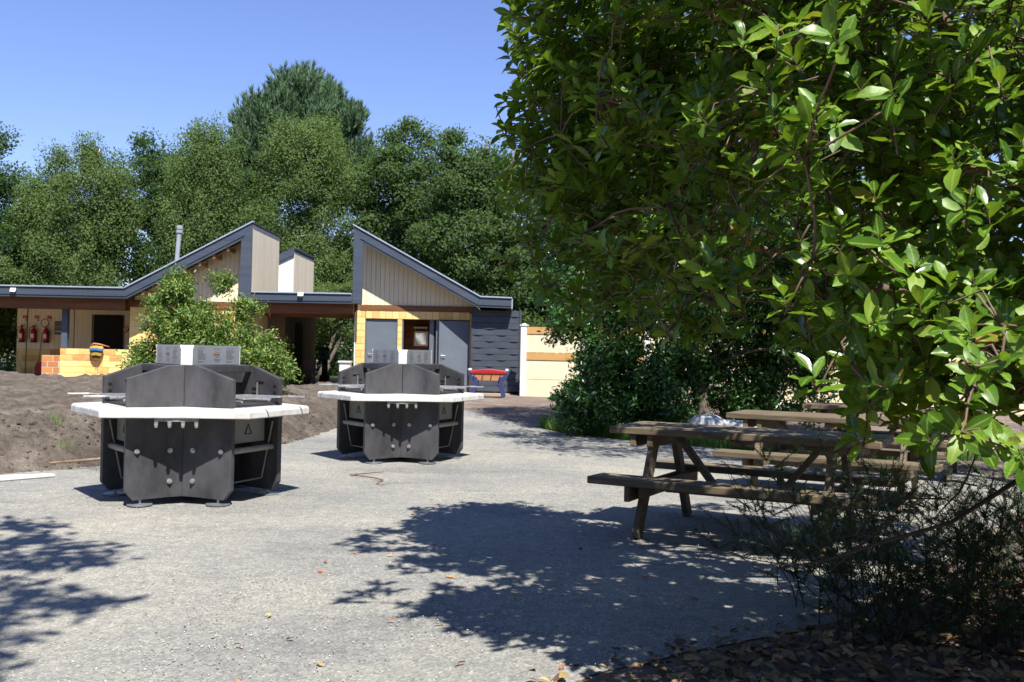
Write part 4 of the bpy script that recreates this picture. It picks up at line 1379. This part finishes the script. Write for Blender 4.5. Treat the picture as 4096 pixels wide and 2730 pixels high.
def veg(name, label, cat, base, ells, nclump, crad, nper, size, leaf, bark, seed, trunk_r=0.2, stems=1, flat=0.75, droop=0.0, template=LEAF_LO, group=None, power=0.4, limbs=16, lean=0.0, top=None, trunk_name='trunk', crown_name='crown', nz=0.28):
    rng = np.random.default_rng(seed)
    t = wthing(name, label, cat, tuple(base), group)
    wts = np.array([e[3] * e[4] * e[5] for e in ells]) ** 0.72
    wts = wts / wts.sum()
    C = np.concatenate([in_ell(e, max(3, int(nclump * w)), rng, power) for e, w in zip(ells, wts)])
    rd = crad * rng.uniform(0.55, 1.25, len(C))
    V, F = clump_leaves(C, rd, nper, size, rng, flat, template, 0.5, droop)
    o = bpy.data.objects.new(crown_name, np_mesh(crown_name, V, F, leaf))
    COL.objects.link(o)
    wl(o, t)
    topz = max(e[2] + e[5] * 0.6 for e in ells) if top is None else top
    tx = np.average([e[0] for e in ells], weights=wts)
    ty = np.average([e[1] for e in ells], weights=wts)
    for s in range(stems):
        b = np.array(base) + (np.array([rng.uniform(-1, 1) * trunk_r * 3, rng.uniform(-1, 1) * trunk_r * 2, 0]) if stems > 1 else 0)
        e = np.array([tx + rng.normal(0, 0.1 * ells[0][3]) + lean + (s - (stems - 1) / 2) * ells[0][3] * 0.5, ty, topz])
        pts = limb_pts(b - np.array([0, 0, 0.15]), e, rng, 0.0, 9, 0.022)
        rad = np.linspace(trunk_r, trunk_r * 0.16, 9)
        mb = MB().tube([tuple(p) for p in pts], list(rad), 8)
        for k in range(limbs // stems):
            c = C[rng.integers(len(C))]
            j = int(np.clip(np.searchsorted(pts[:, 2], c[2] - 0.9), 2, 8))
            lp = limb_pts(pts[j], c, rng, 0.06, 5)
            r0 = rad[j] * 0.45
            mb.tube([tuple(p) for p in lp], [r0, r0 * .8, r0 * .6, r0 * .45, r0 * .25], 5, False)
        wl(mb.build(trunk_name, bark, None, True), t)
    return t

BG = 'trees behind the pavilion'
OAK, ODK, BIR = 'leaf_oak', 'leaf_oak_dark', 'leaf_birch'
veg('oak_tree', 'dark dense oak at the far left edge behind the pavilion', 'tree', (-23, 42, .2), [(-23.4, 42, 6.2, 2.6, 2.6, 5.0), (-21.6, 41.5, 4.5, 1.6, 1.8, 3.2)], 230, 0.95, 321, 0.137, ODK, 'bark_grey', 1, 0.3, group=BG)
veg('sapling_tree', 'small pale rounded tree low at the left edge behind the flat roof', 'tree', (-21.4, 38.5, .2), [(-21.4, 38.5, 3.6, 1.5, 1.5, 1.7)], 60, 0.6, 373, 0.102, BIR, 'bark_grey', 2, 0.1, group=BG)
veg('birch_tree', 'broad pale birch with white stems, second tree from left', 'tree', (-18.4, 40, .2), [(-18.4, 40, 5.6, 2.1, 2.0, 3.7), (-17.0, 40, 7.2, 1.0, 1.2, 2.0), (-19.8, 40, 6.8, 1.0, 1.2, 2.1), (-18.0, 40, 9.2, 0.6, 0.6, 0.8), (-19.3, 40, 8.8, 0.5, 0.6, 0.7)], 250, 0.7, 356, 0.094, BIR, 'bark_birch', 3, 0.10, 3, 1.15, 0.8, group=BG)
veg('oak_tree', 'dark oak top between the two pale birches on the left', 'tree', (-17.3, 46.5, .2), [(-17.5, 46.5, 8.0, 2.4, 2.2, 3.6), (-15.2, 46.5, 7.4, 2.0, 2.0, 3.2)], 210, 0.85, 306, 0.143, ODK, 'bark_grey', 4, 0.28, group=BG)
veg('birch_tree', 'drooping pale birch left of the tall pine', 'tree', (-13.4, 40.5, .2), [(-13.5, 40.5, 6.6, 1.6, 1.6, 3.9), (-12.9, 40.5, 9.3, 0.8, 0.9, 1.6), (-13.7, 40.5, 10.2, 0.45, 0.5, 0.6)], 190, 0.7, 321, 0.094, BIR, 'bark_birch', 5, 0.13, 1, 1.3, 1.0, group=BG)
veg('oak_tree', 'small dark oak standing between drooping birch and pine', 'tree', (-14.2, 44.5, .2), [(-13.6, 44.5, 7.6, 1.8, 1.6, 3.6)], 130, 0.8, 288, 0.137, ODK, 'bark_grey', 16, 0.2, group=BG)
veg('birch_tree', 'large pale birch standing in front of the tall pine', 'tree', (-8.6, 41.5, .2), [(-9.3, 42, 7.0, 2.5, 2.2, 4.4), (-9.2, 42, 10.0, 1.7, 1.5, 1.9), (-8.4, 41.5, 4.0, 2.2, 1.8, 2.2)], 330, 0.75, 339, 0.097, BIR, 'bark_birch', 6, 0.12, 2, 1.15, 0.7, group=BG, top=9.0)
veg('oak_tree', 'open-crowned oak with sky gaps behind the right gable peak', 'tree', (-5.2, 42.5, .2), [(-5.0, 42.5, 8.6, 2.0, 2.0, 2.9), (-6.0, 42.5, 5.6, 1.7, 1.8, 2.4), (-3.9, 42.5, 6.4, 1.6, 1.8, 3.0), (-4.6, 42.5, 11.0, 0.8, 0.8, 0.7), (-5.9, 42.5, 10.2, 0.7, 0.7, 0.7)], 185, 0.85, 321, 0.137, OAK, 'bark_grey', 7, 0.26, group=BG, limbs=26)
veg('oak_tree', 'broad leafy oak behind the right slope of the gable', 'tree', (-1.6, 40, .2), [(-1.6, 40, 6.0, 2.5, 2.4, 4.3), (-2.2, 40, 8.6, 1.3, 1.4, 1.9), (0.2, 39.5, 5.0, 2.0, 2.0, 4.2), (-0.8, 40, 9.4, 0.8, 0.8, 0.8), (-2.8, 40, 10.0, 0.6, 0.6, 0.6)], 290, 0.85, 321, 0.131, OAK, 'bark_grey', 8, 0.3, group=BG)
veg('oak_tree', 'dark oak behind the fence just right of the pavilion', 'tree', (3.5, 40, .2), [(3.5, 40, 5.4, 2.8, 2.5, 4.6)], 210, 0.95, 288, 0.149, ODK, 'bark_grey', 9, 0.3, group=BG)
veg('oak_tree', 'dark oak far behind the fence, hidden by foreground leaves', 'tree', (9.5, 41, .2), [(9.5, 41, 5.4, 3.6, 2.5, 4.8)], 200, 1.1, 75, 0.28, ODK, 'bark_grey', 10, 0.3, group=BG)
veg('oak_tree', 'dark oak behind the fence at the far right', 'tree', (17, 42, .2), [(17, 42, 5.4, 4.0, 2.5, 4.8)], 200, 1.1, 75, 0.28, ODK, 'bark_grey', 12, 0.3, group=BG)

def pine():
    rng = np.random.default_rng(21)
    t = wthing('pine_tree', 'tall rounded pine rising above every other tree', 'tree', (-10.6, 48, .2), BG)
    ells = [(-10.9, 48, 12.2, 2.7, 2.4, 2.5), (-10.9, 48, 14.1, 1.6, 1.4, 1.4), (-12.4, 48, 13.0, 1.4, 1.4, 1.3), (-9.4, 48, 13.2, 1.4, 1.4, 1.3), (-13.0, 48, 11.4, 1.5, 1.6, 2.0), (-8.6, 48, 12.0, 1.2, 1.5, 2.0), (-13.2, 47.6, 9.0, 1.4, 1.4, 1.4), (-8.2, 47.6, 9.6, 1.2, 1.4, 1.4)]
    C = np.concatenate([in_ell(e, n, rng, 0.4) for e, n in zip(ells, (100, 40, 36, 36, 48, 44, 30, 24))])
    NT_ = 24
    tips = np.repeat(C, NT_, 0) + unit(rng.normal(size=(len(C) * NT_, 3))) * rng.uniform(0.15, 0.7, (len(C) * NT_, 1))
    ax = unit(tips - np.repeat(C, NT_, 0)) * 0.55 + np.array([0, 0, 1.25]) + rng.normal(0, 0.1, tips.shape)
    n = 20
    P_ = np.repeat(tips, n, 0)
    A = unit(np.repeat(ax, n, 0))
    P_ = P_ + A * rng.uniform(-0.22, 0.18, (len(P_), 1))
    d = A * 1.0 + unit(rng.normal(size=A.shape)) * 0.6
    fr = frames_from(d, rng.normal(size=A.shape))
    V, F = scatter(NEEDLE[0] * np.array([1, 2.2, 1]), NEEDLE[1], P_, fr, rng.uniform(0.2, 0.36, len(P_)))
    o = bpy.data.objects.new('crown', np_mesh('crown', V, F, 'needle'))
    COL.objects.link(o); wl(o, t)
    mb = MB()
    pts = limb_pts((-10.6, 48, 0), (-10.3, 48, 14.5), rng, 0, 9)
    mb.tube([tuple(p) for p in pts], list(np.linspace(0.3, 0.05, 9)), 8)
    for k in range(40):
        c = C[rng.integers(len(C))]
        j = int(np.clip(np.searchsorted(pts[:, 2], c[2] - 0.8), 2, 8))
        lp = limb_pts(pts[j], c, rng, 0.03, 5)
        mb.tube([tuple(p) for p in lp], [0.07, .06, .045, .03, .015], 5, False)
    wl(mb.build('trunk', 'bark_pine', None, True), t)
pine()

# dense wood behind everything and undergrowth under the trees
def mass(name, label, boxes, n, crad, nper, size, leaf, seed):
    rng = np.random.default_rng(seed)
    C = []
    for (x0, x1, y0, y1, z0, z1) in boxes:
        C.append(np.stack([rng.uniform(x0, x1, n), rng.uniform(y0, y1, n), z0 + (z1 - z0) * rng.random(n) ** 1.2], -1))
    C = np.concatenate(C)
    V, F = clump_leaves(C, crad * rng.uniform(0.6, 1.3, len(C)), nper, size, rng)
    o = bpy.data.objects.new(name, np_mesh(name, V, F, leaf))
    COL.objects.link(o)
    return tag(o, label, None, None, 'stuff')
mass('woodland', 'far dense wood closing the view behind the trees', [(-34, -12, 50, 56, 0, 7.0), (-12, 2, 50, 56, 0, 6.2), (2, 26, 48, 54, 0, 8.0)], 190, 1.5, 110, 0.26, 'leaf_bg', 31)
mass('undergrowth', 'leafy undergrowth below the trees behind the pavilion', [(-26, -10, 39.5, 43, 0, 6.0), (-10, -3, 41.5, 44, 0, 5.0), (-3, 16, 39, 42, 0, 5.5)], 170, 0.8, 130, 0.14, 'leaf_oak_dark', 32)

mass('added_unseen_wood', 'unseen wood added around and behind the viewpoint to cut sky light', [(-34, 34, -30, -20, 0, 13), (-34, -24, -20, 12, 0, 12), (16, 26, -20, 14, 0, 12)], 420, 2.0, 26, 1.0, 'leaf_bg', 33)  # out of view, added to darken the shade by hiding sky
# birch seen through the passage
veg('birch_tree', 'leaning pale-trunked birch seen through the open passage', 'tree', (-7.75, 38.2, .2), [(-7.6, 38.5, 3.3, 1.6, 1.0, 1.0), (-6.2, 38.8, 3.0, 1.4, 1.0, 1.2), (-5.2, 39, 2.2, 0.9, 0.8, 1.6)], 110, 0.45, 373, 0.074, BIR, 'bark_grey', 41, 0.11, 2, group=None, top=3.4, limbs=4)
# shrub seen past the left end of the covered bay
veg('garden_shrub', 'leafy shrub with pale flowers past the left end of the pavilion', 'shrub', (-18.6, 33.5, .2), [(-18.5, 33.5, 1.7, 1.2, 1.0, 1.3)], 70, 0.4, 100, 0.11, 'leaf_shrub', 'bark_grey', 42, 0.05, 1)

# yellow-green shrub on the bank
veg('bank_shrub', 'bright yellow-green shrub on the bank behind the nearer barbecue', 'shrub', (-5.5, 17.2, .55),
    [(-5.45, 17.2, 1.42, 1.15, 0.9, 0.72), (-6.1, 17.1, 1.9, 0.62, 0.6, 0.62), (-4.5, 16.9, 1.12, 0.70, 0.6, 0.52), (-6.05, 17.1, 2.45, 0.30, 0.3, 0.32), (-6.1, 17.1, 2.72, 0.14, 0.14, 0.12), (-5.3, 17.1, 2.58, 0.26, 0.2, 0.17), (-4.75, 17.0, 2.12, 0.3, 0.2, 0.16), (-6.6, 17.2, 1.0, 0.4, 0.5, 0.5)],
    560, 0.2, 80, 0.066, 'leaf_shrub', 'bark_grey', 43, 0.035, 3, 0.9, 0.0, LEAF_MID, power=0.45, limbs=30, top=2.4, trunk_name='stem', crown_name='foliage')

# dark evergreen mass by the fence, shaded by a taller tree
veg('evergreen_tree', 'dark evergreen tree standing in front of the cream fence', 'tree', (3.5, 16.6, .05),
    [(2.0, 17.2, 4.6, 1.7, 1.8, 2.6), (3.9, 16.8, 4.4, 1.8, 1.8, 2.4), (1.35, 16.8, 2.6, 0.95, 0.9, 0.9), (2.6, 16.6, 2.1, 1.5, 0.9, 1.2), (4.6, 17.0, 2.0, 1.5, 0.7, 1.2), (1.7, 16.9, 1.6, 0.7, 0.6, 0.8), (0.95, 16.5, 1.85, 0.35, 0.4, 0.35), (5.6, 16.6, 3.8, 1.4, 1.5, 1.9)],
    760, 0.42, 100, 0.11, 'leaf_laurel', 'bark_grey', 44, 0.16, 1, 0.8, 0.0, LEAF_MID, power=0.4, limbs=30, top=5.5)
veg('laurel_bush', 'dark leafy bush at the grass edge, left of the tree trunk', 'shrub', (1.9, 16.1, .03),
    [(1.75, 16.1, 0.95, 0.75, 0.6, 0.8), (1.2, 15.9, 0.55, 0.45, 0.4, 0.45), (2.5, 16.1, 0.7, 0.5, 0.5, 0.6)], 170, 0.24, 85, 0.10, 'leaf_laurel', 'bark_grey', 45, 0.03, 2, 0.85, 0.0, LEAF_MID, limbs=16, trunk_name='stem', crown_name='foliage')
veg('laurel_bush', 'greener leafy bush behind the picnic tables and sacks', 'shrub', (3.3, 17.0, .05),
    [(3.1, 16.9, 1.05, 0.7, 0.5, 0.9), (4.3, 17.2, 0.8, 0.9, 0.5, 0.7)], 130, 0.24, 80, 0.09, 'leaf_laurel', 'bark_grey', 46, 0.03, 2, 0.85, 0.0, LEAF_MID, limbs=14, trunk_name='stem', crown_name='foliage')
veg('laurel_bush', 'tall dark bush in front of the fence behind the far picnic tables', 'shrub', (4.9, 17.6, .08),
    [(4.3, 17.6, 1.3, 0.8, 0.5, 1.25), (5.4, 17.6, 1.4, 0.8, 0.5, 1.3)], 190, 0.26, 85, 0.10, 'leaf_laurel', 'bark_grey', 48, 0.03, 2, 0.85, 0.0, LEAF_MID, limbs=14, trunk_name='stem', crown_name='foliage')
veg('shade_tree', 'tall tree whose crown shades the picnic tables from above', 'tree', (6.6, 10.4, .0),
    [(4.4, 11.2, 5.6, 2.6, 2.3, 1.6), (6.2, 10.2, 5.0, 2.0, 2.0, 1.8), (2.9, 12.6, 5.4, 1.9, 1.7, 1.3)], 230, 0.55, 85, 0.13, 'leaf_arb_far', 'bark_grey', 47, 0.2, 1, 0.7, 0.0, LEAF_MID, limbs=26, top=5.5)

# tree behind the camera on the left: only its shadow reaches the picture
def shadow_tree():
    rng = np.random.default_rng(77)
    t = wthing('overhanging_tree', 'tree beside the viewpoint whose leaf shadow falls on gravel at left', 'tree', (-4.2, -1.8, 0))
    sx, sy = 0.2265, -0.608
    spots = [(-3.7, 7.3), (-4.3, 7.0), (-3.4, 6.75), (-3.0, 6.45), (-3.6, 6.3), (-4.0, 6.1), (-3.1, 6.05), (-3.6, 5.75), (-2.7, 6.1), (-4.1, 5.5),
             (-2.75, 5.35), (-2.35, 5.1), (-3.1, 5.05), (-2.7, 4.8), (-3.3, 4.7), (-2.5, 4.45), (-2.9, 4.3), (-2.35, 4.05), (-2.7, 3.85), (-3.2, 3.9), (-2.4, 3.55)]
    C = []
    for x, y in spots:
        h = rng.uniform(5.9, 6.6)
        C.append((x + sx * h, y + sy * h, h))
    C = np.array(C)
    V, F = clump_leaves(C, np.full(len(C), 0.31), 70, 0.2, rng, 0.35, LEAF_MID, 1.0)
    o = bpy.data.objects.new('crown', np_mesh('crown', V, F, 'leaf_arb_far'))
    COL.objects.link(o); wl(o, t)
    mb = MB()
    pts = limb_pts((-4.2, -1.8, -0.1), (-2.6, 0.4, 6.3), rng, 0.1, 8)
    mb.tube([tuple(p) for p in pts], list(np.linspace(0.22, 0.06, 8)), 8)
    for c in C:
        lp = limb_pts(pts[rng.integers(5, 8)], c, rng, 0.05, 5)
        mb.tube([tuple(p) for p in lp], [.03, .022, .015, .01, .006], 5, False)
    wl(mb.build('trunk', 'bark_grey', None, True), t)
shadow_tree()

# wispy heath shrub at bottom right
def heath():
    rng = np.random.default_rng(61)
    t = wthing('heath_shrub', 'dark wispy needle-leaved shrub at bottom right under the tree', 'shrub', (2.3, 4.9, 0))
    st = MB()
    P_, D_ = [], []
    for k in range(140):
        b = np.array([rng.uniform(1.6, 3.5), rng.uniform(4.5, 5.7), 0.0])
        L = rng.uniform(0.35, 0.85) * (0.75 if b[0] < 1.7 else 1)
        e = b + np.array([rng.normal(-0.12, 0.28), rng.normal(-0.1, 0.22), L])
        pts = limb_pts(b, e, rng, 0.0, 7)
        st.tube([tuple(p) for p in pts], list(np.linspace(0.0045, 0.0012, 7)), 4, False)
        for q in range(10):
            i0 = rng.integers(1, 7)
            s = pts[i0]
            f = s + np.array([rng.normal(0, 0.12), rng.normal(0, 0.12), rng.uniform(0.05, 0.2)])
            tp = limb_pts(s, f, rng, 0, 4)
            st.tube([tuple(p) for p in tp], [.0025, .002, .0015, .001], 3, False)
            tt = rng.random(70)
            P_.append(s + (f - s) * tt[:, None])
            a = unit((f - s)[None])
            D_.append(a * 0.7 + unit(rng.normal(size=(70, 3))) * 0.9)
    P_, D_ = np.concatenate(P_), np.concatenate(D_)
    V, F = scatter(NEEDLE[0] * np.array([1, 1.3, 1]), NEEDLE[1], P_, frames_from(D_, rng.normal(size=D_.shape)), rng.uniform(0.02, 0.04, len(P_)))
    o = bpy.data.objects.new('foliage', np_mesh('foliage', V, F, 'heath'))
    COL.objects.link(o); wl(o, t)
    tag(o, kind='stuff')
    wl(st.build('stems', 'twig_dark', None, False), t)['kind'] = 'stuff'
heath()

# low bare branch sweeping out of the tree
lb = MB().tube([(2.3, 3.9, 1.12), (1.95, 3.65, 0.95), (1.65, 3.55, 0.80), (1.42, 3.55, 0.73), (1.2, 3.6, 0.64), (0.98, 3.65, 0.58)], [.012, .010, .008, .007, .005, .002], 6)
rngb = np.random.default_rng(9)
for k in range(16):
    t = rngb.uniform(0.1, 0.95)
    s = np.array([2.2 - 1.2 * t, 3.8 - 0.2 * t, 1.05 - 0.45 * t])
    e = s + np.array([rngb.normal(-0.12, 0.12), rngb.normal(0, 0.1), rngb.normal(0.0, 0.13)])
    lp = limb_pts(s, e, rngb, 0.0, 4)
    lb.tube([tuple(p) for p in lp], [.005, .004, .003, .0015], 4, False)
tag(lb.build('bare_branch', 'twig_dark', None, True), 'long bare branch sweeping low across the bottom right', 'branch')

# ------------------------------------------------------------------ ground litter
def litter():
    rng = np.random.default_rng(71)
    n = 9000
    x = rng.uniform(0.0, 4.5, n)
    y = 3.0 + 3.4 * rng.random(n) ** 1.1
    edge = np.interp(y, RIGHT[:, 1], RIGHT[:, 0])
    keep = rng.random(n) < np.clip(0.5 + (x - edge) / 0.9, 0.0, 1.0) ** 1.6
    x, y = x[keep], y[keep]
    pos = np.stack([x, y, 0.012 + rng.random(len(x)) * 0.02], -1)
    a = rng.random(len(x)) * 2 * math.pi
    d = np.stack([np.cos(a), np.sin(a), rng.normal(0, 0.2, len(x))], -1)
    up = np.stack([rng.normal(0, 0.35, len(x)), rng.normal(0, 0.35, len(x)), np.ones(len(x))], -1)
    V, F = scatter(LEAF_HI[1][0] * np.array([1, 1, 1]), LEAF_HI[1][1], pos, frames_from(d, up), rng.uniform(0.045, 0.088, len(x)))
    o = bpy.data.objects.new('leaf_litter', np_mesh('leaf_litter', V, F, 'litter', True))
    COL.objects.link(o)
    tag(o, 'carpet of dry brown leaves under the tree at bottom right', None, None, 'stuff')
    # single leaves out on the gravel
    me = [np_mesh('fallen_leaf', v, f, 'litter_orange', True) for v, f in LEAF_HI[:3]]
    pts = []
    for k in range(40):
        t = rng.random()
        yy = 3.9 + 5.5 * rng.random() ** 1.6
        pts.append((rng.uniform(-1.4, 1.4) + 0.08 * (yy - 4), yy))
    for (px_, py_) in pts:
        o = inst('fallen_leaf', me[rng.integers(3)], None, (px_, py_, 0.022), (rng.normal(0, 0.2), rng.normal(0, 0.2), rng.random() * 6.28), (rng.uniform(0.04, 0.068),) * 3)
        tag(o, 'dry orange-brown leaf lying singly on the grey gravel', 'leaf', 'single fallen leaves on the gravel')
litter()

def stones():
    rng = np.random.default_rng(81)
    n = 26000
    y = 3.2 + 11 * rng.random(n) ** 1.9
    half = y * 0.60
    x = rng.uniform(-1, 1, n) * half
    xr_ = np.interp(y, RIGHT[:, 1], RIGHT[:, 0]) - 0.05
    xl_ = np.where(y < 8.6, -16, np.interp(y, FOOT[:, 1], FOOT[:, 0]) + 0.05)
    clus = np.array([mnoise.noise(Vector((a * 1.1, b * 1.1, 0))) for a, b in zip(x, y)])
    k = (x < xr_) & (x > xl_) & (rng.random(n) < 0.45 + 0.9 * clus)
    x, y = x[k], y[k]
    T = np.array([(1, 0, 0), (-1, 0, 0), (0, 1, 0), (0, -1, 0), (0, 0, .7), (0, 0, -.7)], float)
    TF = np.array([(0, 2, 4), (2, 1, 4), (1, 3, 4), (3, 0, 4), (2, 0, 5), (1, 2, 5), (3, 1, 5), (0, 3, 5)])
    m = len(x)
    pos = np.stack([x, y, gz(x, y) + 0.013 + 0.012 * 0], -1)
    V, F = scatter(T, TF, pos, frames_from(rng.normal(size=(m, 3)), rng.normal(size=(m, 3))), rng.uniform(0.003, 0.0065, m) * (1 + 0.5 * (rng.random(m) < 0.04)))
    o = bpy.data.objects.new('gravel_stones', np_mesh('gravel_stones', V, F, 'stone'))
    COL.objects.link(o)
    tag(o, 'loose pale stones scattered over the gravel yard', None, None, 'stuff')
stones()

def clods():
    rng = np.random.default_rng(83)
    n = 4200
    x = rng.uniform(-9.5, -2.7, n)
    y = np.interp(x, FOOT[:, 0], FOOT[:, 1]) - 0.12 + np.abs(rng.normal(0, 1.5, n))
    z = bank_z(x.reshape(1, -1), y.reshape(1, -1))[0]
    T = np.array([(1, 0, 0), (-.8, .1, .1), (0, 1, 0), (.1, -.9, 0), (0, .1, .75), (0, 0, -.7), (.6, .6, .4), (-.5, -.6, .45)], float)
    TF = np.array([(0, 6, 4), (6, 2, 4), (2, 1, 4), (1, 7, 4), (7, 3, 4), (3, 0, 4), (0, 2, 6), (1, 3, 7), (2, 0, 5), (1, 2, 5), (3, 1, 5), (0, 3, 5)])
    sz = 0.008 + 0.03 * rng.random(n) ** 4
    V, F = scatter(T, TF, np.stack([x, y, np.maximum(z, 0.012)], -1), frames_from(rng.normal(size=(n, 3)), rng.normal(size=(n, 3))), sz)
    o = bpy.data.objects.new('soil_clods', np_mesh('soil_clods', V, F, 'bank'))
    COL.objects.link(o)
    tag(o, 'crumbs and clods of earth on the bank and along its foot', None, None, 'stuff')
clods()

def blades(name, label, pts, rng, hmin, hmax):
    m = len(pts)
    T = np.array([(0, -0.035, 0), (0, 0.035, 0), (0.12, -0.025, 0.5), (0.12, 0.025, 0.5), (0.4, 0, 1.0)])
    TF = np.array([(0, 1, 3), (0, 3, 2), (2, 3, 4)])
    a = rng.random(m) * 6.283
    x = np.stack([np.cos(a), np.sin(a), 0 * a], -1)
    up = np.tile([0, 0, 1.0], (m, 1)) + rng.normal(0, 0.15, (m, 3))
    V, F = scatter(T, TF, pts, frames_from(x, up), rng.uniform(hmin, hmax, m))
    o = bpy.data.objects.new(name, np_mesh(name, V, F, 'grass'))
    COL.objects.link(o)
    return tag(o, label, None, None, 'stuff')
rg = np.random.default_rng(91)
n = 15000
gyy = rg.uniform(13.6, 18.0, n)
gxx = np.interp(gyy, RIGHT[:, 1], RIGHT[:, 0]) + 0.02 + rg.random(n) ** 1.4 * 2.4
k = (gxx > 0.55) & (gxx < 7)
pts = np.stack([gxx, gyy, gz(gxx, gyy) - 0.02], -1)[k]
blades('grass_verge', 'strip of grass between gravel and dark bushes', pts, rg, 0.06, 0.26)
n = 9000
pts = np.stack([rg.uniform(-9.5, -3.5, n), rg.uniform(36.8, 39.5, n), np.full(n, 0.2)], -1)
blades('lawn', 'sunlit lawn seen through the passage', pts, rg, 0.05, 0.14)
tag(MB().ext((-10, 36.5, 0.15), (-3, 36.7, 0.30)).build('kerb', 'fence_post'), 'pale kerb behind the passage', None, None, 'structure')
# scraps of weed on the bank
n = 900
cx = rg.uniform(-8, -4, 14); cy = rg.uniform(10.2, 12.5, 14)
ii = rg.integers(0, 14, n)
wx, wy = cx[ii] + rg.normal(0, 0.05, n), cy[ii] + rg.normal(0, 0.05, n)
wz = bank_z(wx.reshape(1, -1), wy.reshape(1, -1))[0] - 0.01
blades('weeds', 'few small weeds on the earth bank', np.stack([wx, wy, wz], -1), rg, 0.03, 0.09)

for o in COL.objects:
    if '_w' in o.keys():
        del o['_w']
